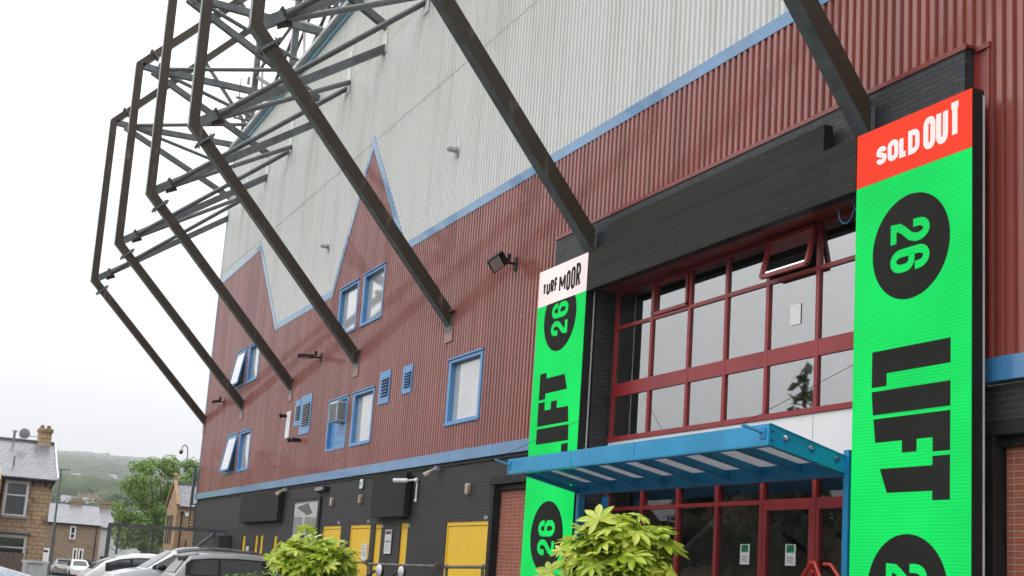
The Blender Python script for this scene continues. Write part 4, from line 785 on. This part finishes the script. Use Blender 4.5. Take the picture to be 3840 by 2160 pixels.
    for fx in (L_*.19, L_*.80):
        for sg in (1, -1):
            g = MB(); g.tube((fx-L_/2, sg*(w-.22), .32), (fx-L_/2, sg*(w+.005), .32), .32, 20); g.tube((fx-L_/2, sg*(w-.1), .34), (fx-L_/2, sg*(w+.003), .34), .38, 20) if False else None
            wh = g.build('wheel', M['tyre'], t, local=True)
            g = MB(); g.tube((fx-L_/2, sg*(w-.05), .32), (fx-L_/2, sg*(w+.012), .32), .20, 12); g.build('rim', M['rim'], wh, local=True)
    for sg in (1, -1):
        g = MB(); g.box(-L_/2-.012, -L_/2+.12, sg*w*.80-.10, sg*w*.80+.10, belt*.66, belt*.84); g.build('tail_lamp', M['lampred'], t, local=True, bevel=.03)
        g = MB(); g.box(L_/2-.25, L_/2-.03, sg*w*.70-.14, sg*w*.70+.14, belt*.62, belt*.74); g.build('headlamp', M['lampclear'], t, local=True, bevel=.03)
    g = MB(); g.box(-L_/2-.02, -L_/2+.01, -.26, .26, .58, .69); g.build('number_plate', M['plate'], t, local=True)
    return t
P_ = math.pi/2
car('grey hatchback with roof spoiler, nearest car in front of the bush', (-29.3,-3.75,.27), P_, paint('metallic_grey_paint', (.22,.225,.235)), None, 4.3, 1.8, 1.57)
car('silver car with a black roof parked behind the grey hatchback', (-32.3,-4.55,.27), -P_, paint('silver_paint', (.60,.63,.65)), paint('black_roof_paint', (.018,.018,.02), .12), 4.5, 1.82, 1.69, 'suv')
car('white coupe-backed car parked behind the silver car', (-36.5,-4.75,.22), P_, paint('white_paint', (.76,.77,.78)), None, 4.2, 1.8, 1.49, 'coupe')
car('pale blue silver car with rain-beaded roof, lowest at the left corner', (-12.35,-10.55,0), P_+.06, paint('rainy_silver_blue_paint', (.30,.34,.42), .16, True), None, 4.2, 1.75, 1.47, 'coupe')
car('small white hatchback seen from behind far down the street', (-112,1.75,-.45), 0, paint('far_white_paint', (.72,.72,.70)), None, 3.9, 1.65, 1.5)
car('distant silver car left of the far white hatchback', (-116,.85,-.45), math.pi, paint('far_silver_paint', (.28,.29,.31)), None, 4.2, 1.75, 1.5)
car('distant dark car right of the far white hatchback', (-117,3.3,-.45), math.pi+.35, paint('far_dark_paint', (.05,.06,.07)), None, 4.3, 1.8, 1.5)
# motor scooter
t = thing('motor_scooter', 'black motor scooter with two round cream-backed mirrors, beside the left bush', 'scooter', (-10.9,-7.33,.12))
b = MB(); rows = []
for i in range(13):
    f = i/12; y = -.95+1.5*f; z = 1.05+.42*math.exp(-((y+.05)/.42)**2)-.25*f*f; wv = .10+.14*math.sin(math.pi*min(1,f*1.05)); rows.append([(-wv,y,.55),(-wv,y,z-.12),(-wv*.7,y,z-.03),(0,y,z),(wv*.7,y,z-.03),(wv,y,z-.12),(wv,y,.55)])
b.grid(rows); b.build('fairing', paint('black_gloss', (.012,.012,.014), .12), t, smooth=True, local=True)
b = MB(); b.box(-.14,.14,.1,.75,.68,.82); b.build('seat', M['tyre'], t, local=True, bevel=.04)
for y in (-.7,.7): b = MB(); b.tube((-.06,y,.24),(.06,y,.24),.24,20); b.build('wheel', M['tyre'], t, local=True)
b = MB(); b.path([(-.06,-.6,.3),(-.03,-.4,.9),(0,-.3,1.15)],.03,8); b.path([(-.3,-.12,1.25),(0,-.2,1.28),(.3,-.12,1.25)],.018,8); b.build('handlebar', M['black'], t, local=True)
for x, y in ((.34,-.10),(-.02,.24)):
    mc = Vector((x, y+.10, 1.50)); b = MB(); b.path([(x*.6, y-.1, 1.30), (x, y-.02, 1.44), (x, y+.06, 1.50)], .012, 6); a = b.build('mirror', M['black'], t, local=True)
    b = MB(); rows = []
    for j in range(6):
        f = j/5; r_ = .058*math.sqrt(max(0.0, 1-(1-f)**2))+.0015; rows.append([(mc.x+r_*math.cos(q*.3927), mc.y-.03+.03*f, mc.z+r_*math.sin(q*.3927)) for q in range(16)])
    b.grid(rows, closed=True); b.build('cream_back', M['lightgrey'], a, smooth=True, local=True)
    b = MB(); b.tube(mc, mc+Vector((0,.022,0)), .061, 20); b.build('glass_rim', M['black'], a, local=True)
# ---------------------------------------------------------------- houses
M['stone'] = brick('sandstone_blocks', (.60,.42,.25), (.50,.35,.21), (.22,.17,.12), bw=.42, rh=.20, ms=.015, rough=.85, dirt=(.10,.075,.05), dfac=(.5,.72), bump=.8, vs_=1.1)
M['stone2'] = brick('rubble_stone', (.36,.26,.16), (.27,.195,.125), (.16,.125,.09), bw=.30, rh=.13, ms=.02, rough=.9, dirt=(.12,.09,.06), bump=.6)
M['stone3'] = brick('chapel_stone', (.42,.27,.15), (.33,.21,.12), (.22,.16,.11), bw=.38, rh=.16, ms=.012, rough=.85, dirt=(.16,.11,.07), dfac=(.6,.8), bump=.6)
M['slate'] = brick('wet_slate', (.17,.175,.195), (.24,.245,.265), (.06,.06,.07), bw=.30, rh=.115, ms=.012, rough=.28, spec=.7, dirt=(.09,.09,.085), dfac=(.6,.72), bump=.6, vs_=.8)
M['render'] = mat('white_render', (.66,.67,.68), .7, var=.12)
M['upvc'] = mat('white_window_frame', (.75,.75,.75), .35)
M['timber'] = mat('weathered_timber', (.20,.145,.11), .8, col2=(.12,.09,.07), vscale=4, vstretch=(1,6,.3))
M['pot'] = mat('clay_pot', (.20,.11,.075), .8)
def hwin(parent, X, y0, y1, z0, z1, mull=(), sill=True, dirx=1):
    f = MB(); e = X+dirx*.03; a = sorted((X-dirx*.02, e+dirx*.03))
    f.box(a[0],a[1],y0,y0+.12,z0,z1); f.box(a[0],a[1],y1-.12,y1,z0,z1); f.box(a[0],a[1],y0+.12,y1-.12,z1-.14,z1); f.box(a[0],a[1],y0+.12,y1-.12,z0,z0+.08)
    for m_ in mull: f.box(a[0],a[1],y0+.12,y1-.12,m_,m_+.07)
    w_ = f.build('window', M['upvc'], parent)
    g = MB(); g.box(*sorted((X-.005, X+.02*dirx)), y0+.1, y1-.1, z0+.06, z1-.1); g.build('pane', M['carglass'], w_)
    if sill: s = MB(); s.box(*sorted((X, X+.12*dirx)), y0-.05, y1+.05, z0-.12, z0); s.build('sill', M['grey'], w_)
def roof(parent, x0, x1, y0, y1, ze, zr, xr, m, th=.08):
    b = MB(); b.add([(x0,y0,ze),(x0,y1,ze),(xr,y1,zr),(xr,y0,zr),(x0,y0,ze-th),(x0,y1,ze-th),(xr,y1,zr-th),(xr,y0,zr-th)],[(0,1,2,3),(4,7,6,5),(0,4,5,1),(0,3,7,4),(1,5,6,2)])
    b.add([(x1,y0,ze),(x1,y1,ze),(xr,y1,zr),(xr,y0,zr),(x1,y0,ze-th),(x1,y1,ze-th),(xr,y1,zr-th),(xr,y0,zr-th)],[(3,2,1,0),(4,5,6,7),(0,1,5,4),(0,4,7,3),(1,2,6,5)])
    b.beam((xr,y0,zr+.03),(xr,y1,zr+.03),.22,.10,ref=(1,0,0)); return b.build('roof', m, parent)
def walls(parent, x0, x1, y0, y1, z0, ze, zr, xr, m, name='walls'):
    b = MB(); b.prism([(x0,y0,z0),(x1,y0,z0),(x1,y0,ze-.1),(xr,y0,zr-.12),(x0,y0,ze-.1)], (0,y1-y0,0)); return b.build(name, m, parent)
def chimney(parent, x, y0, y1, z0, z1, m, pots=2):
    b = MB(); b.box(x-.35,x+.35,y0,y1,z0,z1-.18); b.box(x-.41,x+.41,y0-.06,y1+.06,z1-.18,z1-.05); b.box(x-.36,x+.36,y0-.02,y1+.02,z1-.05,z1); c = b.build('chimney', m, parent)
    b = MB(); [b.tube((x,y0+(y1-y0)*(i+.5)/pots,z1),(x,y0+(y1-y0)*(i+.5)/pots,z1+.17),.11,10,.09) for i in range(pots)]; b.build('chimney_pot', M['pot'], c)
h = thing('stone_house', 'sandstone house with slate roof, chimney and dish, cut by the left edge', 'house', (-64,-9,0))
walls(h, -64, -72, -15, -5.40, -.2, 4.95, 6.95, -68, M['stone']); rf = roof(h, -63.75, -72.3, -15, -5.22, 4.95, 7.0, -68, M['slate'])
b = MB(); b.beam((-63.72,-5.2,4.93),(-68,-5.2,7.0),.06,.26,ref=(0,1,0)); b.build('barge_board', M['upvc'], rf)
b = MB(); b.box(-63.85,-63.68,-15,-5.3,4.78,4.90); [b.box(-64,-63.8,y,y+.08,4.6,4.8) for y in (-6.35,-5.75,-8)]; b.tube((-63.9,-7.62,0),(-63.9,-7.62,4.8),.05,8); b.tube((-63.92,-5.5,4.5),(-63.85,-5.35,4.8),.04,8); b.build('gutter', M['black'], h)
chimney(rf, -68, -6.05, -5.42, 6.5, 7.72, M['stone'], 2)
b = MB(); b.ball((-67.3,-6.75,7.32), .27, 14, 8); b.v = [(v[0]*.25+(-67.3)*.75, v[1], v[2]) for v in b.v]; b.tube((-67.3,-6.75,7.2),(-67.7,-6.1,7.25),.02,6); b.tube((-67.2,-6.8,7.1),(-66.9,-7.0,7.0),.015,6); tmesh('satellite_dish', b, M['grey'], 'round grey satellite dish bracketed to the stone chimney', 'satellite dish', smooth=True)
b = MB(); b.tube((-67.6,-7.2,6.9),(-67.6,-7.2,7.35),.07,10); b.tube((-67.6,-7.2,7.35),(-67.6,-7.2,7.45),.1,10); b.tube((-65,-7.2,5.2),(-65,-7.2,6.0),.05,8); b.build('flue', M['grey'], rf)
hwin(h, -64, -7.50, -6.42, 3.10, 4.78, (4.05,)); hwin(h, -64, -8.6, -6.22, .6, 2.22, (1.6,), False)
b = MB(); b.box(-64,-63.7,-8.8,-6.1,2.30,2.42); b.build('lintel', M['grey'], h)
b = MB(); b.box(-64.0,-62.6,-15,-7.75,-.2,4.7); b.prism([(-62.5,-15,4.7),(-64,-15,5.3),(-64,-15,4.7)],(0,7.2,0)); b.build('bay', M['stone'], h)
b = MB()
for k in range(60): b.box(-62.0,-61.96,-14.5+k*.135,-14.375+k*.135,-.1,1.40)
tmesh('timber_fence', b, M['timber'], 'brown timber fence before the stone house, bottom left', 'fence')
b = MB(); b.box(-62.05,-61.7,-6.42,-5.35,-.2,1.0); b.box(-62.1,-61.62,-6.5,-5.3,1.0,1.10); [b.box(-61.7,-61.6,y,y+.2,-.2,1.0) for y in (-6.44,-5.55)]; tmesh('garden_wall', b, M['render'], 'short pale garden wall with grey coping by the stone house', 'wall')
h = thing('terrace_house', 'brown stone terrace house with two chimneys beyond the street cars', 'house', (-118,1.5,-.4))
walls(h, -118, -126, -.9, 3.95, -.6, 4.05, 5.9, -122, M['stone2']); rf = roof(h, -117.7, -126.3, -1.0, 4.0, 4.1, 6.0, -122, M['slate']); chimney(rf, -122, 1.5, 2.5, 5.6, 6.35, M['stone2'], 3)
hwin(h, -118, 1.35, 1.85, 2.75, 3.9, (3.2,)); hwin(h, -118, 1.80, 2.2, .95, 1.95); hwin(h, -118, 2.3, 2.7, .95, 1.95)
b = MB(); b.box(-118,-117.9,-.85,-.12,-.45,1.8); b.build('door', M['upvc'], h); b = MB(); b.box(-117.9,-117.88,-.7,-.27,1.45,1.62); b.build('fanlight', M['dark'], h)
b = MB(); b.box(-117.8,-117.68,-1,4,4.0,4.1); [b.tube((-117.9,y,-.4),(-117.9,y,4.0),.05,6) for y in (.08,3.6)]; b.build('gutter', M['black'], h)
h = thing('white_rendered_house', 'white rendered house behind the steel gate and tree', 'house', (-120,6,-.4))
walls(h, -119, -127, 4.02, 10.6, -.6, 3.95, 5.8, -123, M['render']); rf = roof(h, -118.7, -127.3, 4.02, 10.7, 4.0, 5.95, -123, M['slate']); chimney(rf, -123, 4.15, 5.35, 5.5, 6.4, M['stone2'], 3)
hwin(h, -119, 4.6, 5.1, .9, 2.0); hwin(h, -119, 6.6, 7.2, .9, 2.0); b = MB(); b.box(-119,-118.95,5.6,5.68,-.4,3.9); b.box(-119,-118.9,4.35,4.8,-.5,1.4); b.build('downpipe', M['black'], h)
h = thing('stone_chapel', 'small gabled sandstone chapel with ball finial beside the stand', 'chapel', (-85.8,6,-.2))
walls(h, -84, -87.6, 4.25, 12, -.5, 5.05, 6.55, -85.8, M['stone3']); rf = roof(h, -83.8, -87.8, 4.3, 12, 5.08, 6.62, -85.8, M['slate'])
b = MB(); b.beam((-83.75,4.25,5.1),(-85.8,4.25,6.85),.22,.18,ref=(0,1,0)); b.beam((-87.9,4.25,5.1),(-85.8,4.25,6.85),.22,.18,ref=(0,1,0)); b.box(-85.95,-85.65,4.12,4.4,6.7,6.95); b.ball((-85.8,4.25,7.15),.16); b.tube((-85.8,4.25,6.9),(-85.8,4.25,7.05),.08,8); b.build('coping', M['stone3'], rf)
b = MB(); [b.box(x,x+.3,4.2,4.26,2.6,4.3) for x in (-87.0,-86.2,-85.4)]; [b.box(x-.05,x+.35,4.19,4.26,4.3,4.45) for x in (-87.0,-86.2,-85.4)]; b.box(-87.2,-84.6,4.1,4.25,2.0,2.1); b.build('lancet_window', M['dark'], h)
b = MB(); b.box(-84,-83.93,4.80,5.12,4.42,4.66); b.build('plaque', M['paper'], h)
b = MB(); b.box(-84,-83.86,4.5,4.68,4.55,4.72); b.tube((-83.9,4.6,0),(-83.9,4.6,4.6),.05,8); b.tube((-83.9,5.05,0),(-83.9,5.05,2.9),.04,8); b.box(-84,-83.7,4.25,4.75,2.2,2.3); b.build('downpipe', M['black'], h)
b = MB(); b.box(-84,-83.7,4.35,5.3,-.2,2.3); b.build('porch', M['dark'], h)
# opposite side of the road (seen only as reflections in the glass)
rg = random.Random(5)
for k in range(4):
    x = -24-k*11.5; h = thing('terrace_house', ['gabled stone house across the road','stone house across the road','stone house with white door across the road','end stone house across the road'][k], 'house', (x,-26,0))
    b = MB(); b.prism([(x-5,-22,-.2),(x+5,-22,-.2),(x+5,-22,5.2),(x,-22,8.4),(x-5,-22,5.2)], (0,-8,0)); b.build('walls', M['stone2'], h)
    b = MB(); b.add([(x-5.3,-21.7,5.1),(x,-21.7,8.55),(x,-30.3,8.55),(x-5.3,-30.3,5.1)],[(0,1,2,3)]); b.add([(x+5.3,-21.7,5.1),(x,-21.7,8.55),(x,-30.3,8.55),(x+5.3,-30.3,5.1)],[(3,2,1,0)]); b.build('roof', M['slate'], h)
    for a in (-3.2,1.6):
        for z in (.9,3.5): b = MB(); b.box(x+a,x+a+1.5,-22.0,-21.93,z,z+1.5); w_ = b.build('window', M['upvc'], h); b = MB(); b.box(x+a+.12,x+a+1.38,-21.93,-21.92,z+.12,z+1.38); b.build('pane', M['carglass'], w_)
# street lamp
t = thing('street_lamp', 'tall grey street lamp with flat head on the far street', 'street lamp', (-98,-1.9,-.4))
b = MB(); b.tube((-98,-1.9,-.4),(-98,-1.9,7.5),.10,12,.065); b.build('pole', M['steel'], t); b = MB(); b.beam((-98,-2.12,7.53),(-98,-1.3,7.62),.22,.07); b.build('lamp_head', M['steel'], t); b = MB(); b.ball((-98,-1.55,7.66),.05); b.build('photocell', M['lightgrey'], t)
# distant houses on the hillside
def dirY(px, X): return -11.06+(-X/100)*(13.24+.0274*(px-269))
gr = 'houses far off on the hillside'; hl = ['cream end house','pale long house','white low house','grey roofed house','small pale house','white gabled house','far cream house','low grey house']
k = 0
M['farwall'] = mat('far_pale_wall', (.60,.55,.48), .8, var=.2); M['farroof'] = mat('far_slate', (.22,.225,.24), .5, var=.2)
for px, X, w_, m_ in ((184,-1080,16,'farwall'),(199,-1100,14,'farwall'),(214,-1120,20,'farroof'),(232,-1130,22,'farroof'),(248,-1140,16,'farwall'),(206,-1060,10,'render'),(305,-1050,14,'farwall'),(322,-1060,10,'farwall'),(176,-1050,12,'render')):
    Y = dirY(px, X); z = hill(X, Y); h = thing('hillside_house', '%s on the hazy hillside, number %d from the left end' % ('pale house', 0), 'house', (X,Y,z), group=gr); h['label'] = 'tiny pale house in the cluster on the hazy green hillside'
    b = MB(); b.prism([(X+5,Y-w_/2,z-3),(X-5,Y-w_/2,z-3),(X-5,Y-w_/2,z+6),(X,Y-w_/2,z+9.5),(X+5,Y-w_/2,z+6)], (0,w_,0)); b.build('walls', M[m_], h)
    b = MB(); b.add([(X+5.6,Y-w_/2-.5,z+5.8),(X+5.6,Y+w_/2+.5,z+5.8),(X,Y+w_/2+.5,z+9.8),(X,Y-w_/2-.5,z+9.8)],[(0,1,2,3)]); b.add([(X-5.6,Y-w_/2-.5,z+5.8),(X-5.6,Y+w_/2+.5,z+5.8),(X,Y+w_/2+.5,z+9.8),(X,Y-w_/2-.5,z+9.8)],[(3,2,1,0)]); b.build('roof', M['farroof'], h)
for i, (px, X) in enumerate(((160,-430),(172,-440),(184,-430),(196,-445),(207,-435),(165,-400),(190,-395),(212,-400))):
    Y = dirY(px, X); z = 13.0 if X < -420 else 10.6; h = thing('valley_house', 'grey roofed terrace house among far rooftops left of the lamp post', 'house', (X,Y,z), group='rooftops in the valley')
    b = MB(); b.prism([(X+4,Y-3,z-4),(X-4,Y-3,z-4),(X-4,Y-3,z+4.4),(X,Y-3,z+6.4),(X+4,Y-3,z+4.4)], (0,6,0)); b.build('walls', M['farwall'] if i%3 else M['render'], h)
    b = MB(); b.add([(X+4.4,Y-3,z+4.3),(X+4.4,Y+3,z+4.3),(X,Y+3,z+6.6),(X,Y-3,z+6.6)],[(0,1,2,3)]); b.add([(X-4.4,Y-3,z+4.3),(X-4.4,Y+3,z+4.3),(X,Y+3,z+6.6),(X,Y-3,z+6.6)],[(3,2,1,0)]); rf = b.build('roof', M['farroof'], h)
    b = MB(); b.box(X-.4,X+.4,Y+2.0,Y+3.0,z+5.5,z+8); b.build('chimney', M['stone2'], rf)
# ---------------------------------------------------------------- vegetation
def crown(mb, blobs, n, size, r_, squash=.8):
    for (cx, cy_, cz, rad) in blobs:
        for _ in range(int(n*rad**2)):
            u = Vector((r_.gauss(0,1), r_.gauss(0,1), r_.gauss(0,1))).normalized(); d = rad*(r_.random()**.35); p = Vector((cx, cy_, cz))+Vector((u.x*d, u.y*d, u.z*d*squash))
            nrm = (u+Vector((r_.uniform(-.7,.7), r_.uniform(-.7,.7), r_.uniform(-.1,1.1)))).normalized(); a = nrm.orthogonal().normalized(); bb = nrm.cross(a); th = r_.uniform(0,6.28); a, bb = a*math.cos(th)+bb*math.sin(th), bb*math.cos(th)-a*math.sin(th); s = size*r_.uniform(.6,1.3)
            mb.add([p-a*s, p-bb*s*.5+nrm*s*.15, p+a*s, p+bb*s*.5+nrm*s*.15], [(0,1,2,3)])
def tree(name, label, x, y, z, hgt, blobs, n, size, m, group=None, seed=1, tr_=.25):
    r_ = random.Random(seed); t = thing(name, label, 'tree', (x,y,z), group=group)
    b = MB(); b.tube((x,y,z-.3),(x+.1,y,z+hgt*.45),tr_,10,tr_*.6)
    for (cx, cy_, cz, rad) in blobs[::5]: b.tube((x+.05,y,z+hgt*r_.uniform(.22,.45)),(cx,cy_,cz),tr_*.3,6,tr_*.08)
    b.build('trunk', mat('bark_%d' % seed, (.07,.055,.04), .9), t)
    b = MB(); crown(b, blobs, n, size, r_); b.build('crown', m, t)
M['leaf1'] = leafmat('sycamore_leaves', (.11,.20,.035), (.18,.30,.06), (.26,.38,.09)); M['leaf2'] = leafmat('mid_tree_leaves', (.07,.13,.035), (.11,.18,.05), (.15,.22,.06)); M['leaf3'] = leafmat('dark_tree_leaves', (.04,.07,.03), (.06,.09,.04), (.08,.11,.045))
rt_ = random.Random(11); bl = []
for i in range(75):
    f = rt_.random(); z = 2.3+f*6.7; hw = 3.5*math.sin(math.pi*min(1,.16+.80*(1-f)))**.8; a = rt_.uniform(0,6.28); d = hw*math.sqrt(rt_.random()); bl.append((-100+d*math.sin(a)*.9, 5.8+.35*f+d*math.cos(a), z, rt_.uniform(.5,.95)))
bl += [(-100+rt_.uniform(-1,1),3.0+rt_.random()*3,2.2+rt_.random()*3,.8) for _ in range(12)]+[(-100,3.2,4.3,.75),(-100,2.9,3.3,.6),(-100,6.2,9.1,.7),(-100,6.2,8.4,.9),(-100,8.2,8.0,.8),(-100,3.9,7.2,.8),(-99,4.2,2.9,.8),(-99,5.6,2.3,.7)]
tree('sycamore_tree', 'tall bright green leafy tree rising between the terrace and the chapel', -100, 6.0, -.5, 9, bl, 300, .15, M['leaf1'], seed=3)
for i, (px, X, top, w_, m_, lb) in enumerate(((133,-200,10.6,7,'leaf2','rounded green tree just right of the stone house'),(232,-250,12.3,8,'leaf2','mid green tree behind the terrace chimneys'),(262,-255,12.9,8,'leaf2','green tree behind the second terrace chimney'),(298,-265,14.2,9,'leaf3','dark green tree above the white house roof'),(320,-250,12.0,8,'leaf2','green tree behind the left side of the tall sycamore'),(345,-240,10,8,'leaf2','low green tree half hidden behind the sycamore'),(120,-210,8.6,6,'leaf2','low tree behind the gable of the stone house'))):
    Y = dirY(px, X); r_ = random.Random(20+i); bl = [(X+r_.uniform(-w_*.4,w_*.4), Y+r_.uniform(-w_*.5,w_*.5), top-1.8-abs(r_.gauss(0,2.2)), r_.uniform(1.2,2.2)) for _ in range(16)]
    tree('distant_tree', lb, X, Y, 0, top, bl, 60, .42, M[m_], 'trees beyond the terrace', 20+i, .3)
for i, (x, y, h_) in enumerate(((-44,-19,8),(-35.9,-16.8,10.2),(-57,-20,11),(-18,-19,7.5))):
    r_ = random.Random(40+i); bl = [(x+r_.uniform(-2,2), y+r_.uniform(-1.5,1.5), h_*r_.uniform(.4,.92), r_.uniform(.8,1.4)) for _ in range(16)] if i != 1 else [(x+r_.uniform(-1,1)*(1.1-k/20), y, 3+k*.36, 1.25-k*.05) for k in range(20)]
    tree('roadside_tree', ['tree across the road mirrored in the upper glass','small tree across the road','tall tree across the road','tree across the road near the camera'][i], x, y, 0, h_, bl, 60, .3, M['leaf3'], None, 40+i)
# woods on the hill: nobody could count these
rw = random.Random(9); b = MB()
def blob(x, y, z, r):
    vs = []; 
    for j, (f, zz) in enumerate(((.55,0),(1.0,.45),(.8,.95),(.35,1.25))):
        for k in range(7): a = k*.897+j*.4; rr2 = r*f*rw.uniform(.8,1.2); vs.append((x+rr2*math.cos(a), y+rr2*math.sin(a), z+r*zz*rw.uniform(.9,1.1)))
    vs.append((x,y,z+r*1.45)); fs = [(j*7+k, j*7+(k+1)%7, (j+1)*7+(k+1)%7, (j+1)*7+k) for j in range(3) for k in range(7)]+[(21+k, 21+(k+1)%7, 28) for k in range(7)]
    b.add(vs, fs)
def wood(n, x0, x1, p0, p1, r0, r1, line=None):
    for _ in range(n):
        X = -rw.uniform(x0, x1); px = rw.uniform(p0, p1); Y = dirY(px, X)
        if line and rw.random() > line(px, X): continue
        blob(X, Y, hill(X, Y)-2, rw.uniform(r0, r1))
patch = lambda px, X: 1 if math.sin(px*.055+X*.004)+math.sin(px*.021-X*.0075+2) > .1 else .06
wood(1500, 560, 1000, 90, 520, 5, 10); wood(1500, 1000, 1400, 90, 520, 5, 10, patch); wood(2600, 1420, 1850, 90, 520, 6, 11, lambda p, X: 1 if X > -1420-p*.9 or math.sin(p*.07) > .4 else .15)
wood(260, 1900, 2400, 90, 520, 6, 10, patch); wood(1400, 2300, 2560, 225, 520, 7, 12); wood(700, 2480, 2720, 90, 250, 8, 14, lambda p, X: 1 if p < 205 else .2); wood(200, 2680, 2760, 90, 520, 7, 12)
tag(b.build('woodland', mat('woodland_green', (.028,.050,.02), .9, spec=.1, col2=(.06,.095,.032), vscale=.03, fac=(.4,.6)), smooth=True), 'hazy dark green woods spread over the far hillside', 'woodland', kind='stuff')
# fatsia bushes
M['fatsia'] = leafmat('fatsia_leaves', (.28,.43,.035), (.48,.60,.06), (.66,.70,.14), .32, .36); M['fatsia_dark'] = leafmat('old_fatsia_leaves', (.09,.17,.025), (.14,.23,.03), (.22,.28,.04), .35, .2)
def fleaf(mb, o, nrm, fwd, R, r_):
    nrm = nrm.normalized(); fwd = (fwd-nrm*fwd.dot(nrm)).normalized(); sd = nrm.cross(fwd); n = 8; base = [];
    drop = r_.uniform(.02,.22)
    for k in range(n):
        a = math.radians(-128+256*k/(n-1)); ln = R*(1.0 if abs(a) < 1.3 else .78)*r_.uniform(.88,1.08); d = fwd*math.cos(a)+sd*math.sin(a); p_ = nrm.cross(d); wv = ln*.165
        P = lambda t_, s, fold: o+d*(ln*t_)+p_*(wv*s)+nrm*(-drop*ln*t_*t_+fold)
        tl = r_.uniform(-.03,.03)*R
        rows = [[P(.0,-.25,0),P(.0,0,-.01*R),P(.0,.25,0)],[P(.30,-.55,.035*R),P(.30,0,0),P(.30,.55,.035*R)],[P(.55,-1.0,.05*R+tl),P(.55,0,.0),P(.55,1.0,.05*R-tl)],[P(.78,-.72,.04*R+tl),P(.78,0,.0),P(.78,.72,.04*R-tl)]]
        b0 = len(mb.v); vs = [tuple(v) for rw_ in rows for v in rw_]+[tuple(P(1.0,0,0))]
        fs = [(i*3+j, i*3+j+1, i*3+j+4, i*3+j+3) for i in range(3) for j in range(2)]+[(9,10,12),(10,11,12)]
        mb.add(vs, fs)
    # palm of the leaf that joins the lobes (same island colour is kept by sharing nothing but position)
def bush(label, c, rad, hgt, nl, R, seed, cat='shrub'):
    r_ = random.Random(seed); t = thing('fatsia_bush', label, cat, (c[0], c[1], gz(c[1])), group='glossy hand-leaved shrubs'); g0 = gz(c[1])
    lf, dk, st = MB(), MB(), MB()
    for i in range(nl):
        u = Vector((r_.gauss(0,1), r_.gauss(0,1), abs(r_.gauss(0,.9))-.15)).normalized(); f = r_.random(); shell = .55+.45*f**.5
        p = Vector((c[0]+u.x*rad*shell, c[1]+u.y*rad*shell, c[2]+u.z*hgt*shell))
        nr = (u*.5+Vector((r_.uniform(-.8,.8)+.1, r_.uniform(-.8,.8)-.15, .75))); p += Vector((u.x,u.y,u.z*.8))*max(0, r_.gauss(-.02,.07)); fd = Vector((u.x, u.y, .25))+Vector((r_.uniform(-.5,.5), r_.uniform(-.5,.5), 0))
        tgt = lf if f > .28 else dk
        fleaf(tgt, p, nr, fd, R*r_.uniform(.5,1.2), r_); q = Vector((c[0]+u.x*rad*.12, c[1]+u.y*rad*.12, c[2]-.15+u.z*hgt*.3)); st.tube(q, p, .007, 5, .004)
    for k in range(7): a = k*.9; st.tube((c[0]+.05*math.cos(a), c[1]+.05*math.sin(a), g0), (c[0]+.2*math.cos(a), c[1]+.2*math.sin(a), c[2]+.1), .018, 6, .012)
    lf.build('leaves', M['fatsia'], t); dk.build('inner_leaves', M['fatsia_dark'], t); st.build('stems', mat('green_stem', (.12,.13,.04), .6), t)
bush('large yellow-green hand-leaved shrub in front of the left screen and entrance', (-7.88,-6.47,1.68), .34, .42, 420, .150, 4)
bush('yellow-green hand-leaved shrub between the grey hatchback and the yellow doors', (-16.68,-6.12,1.62), .52, .38, 400, .175, 8)
t = thing('privet_shrub', 'low small-leaved green shrub under the left hand-leaved bush', 'shrub', (-16.2,-6.5,.2)); r_ = random.Random(2); b = MB()
bl = [(-16.2+r_.uniform(-.35,.35), -6.55+r_.uniform(-.85,.75), 1.15+r_.uniform(-.5,.22), r_.uniform(.22,.34)) for _ in range(26)]
crown(b, bl, 2600, .035, r_); b.build('leaves', leafmat('privet_leaves', (.06,.14,.02), (.14,.26,.03), (.26,.36,.05), .35, .25), t); b = MB(); [b.tube((-16.2+r_.uniform(-.2,.2),-6.5+r_.uniform(-.5,.5),.2),(q[0],q[1],q[2]),.012,5,.005) for q in bl]; b.build('stems', mat('privet_wood', (.08,.06,.04), .8), t)
# ---------------------------------------------------------------- haze
hb = MB(); hb.box(-7200, 7200, -7200, 7200, -60, 330)
hz = bpy.data.materials.new('haze_air'); hz.use_nodes = True; t_ = hz.node_tree; t_.nodes.clear(); o_ = t_.nodes.new('ShaderNodeOutputMaterial'); v_ = t_.nodes.new('ShaderNodeVolumePrincipled'); v_.inputs['Density'].default_value = .00036; v_.inputs['Color'].default_value = (.93,.95,.98,1); v_.inputs['Anisotropy'].default_value = .2
t_.links.new(v_.outputs[0], o_.inputs['Volume']); tag(hb.build('haze', hz), kind='stuff')
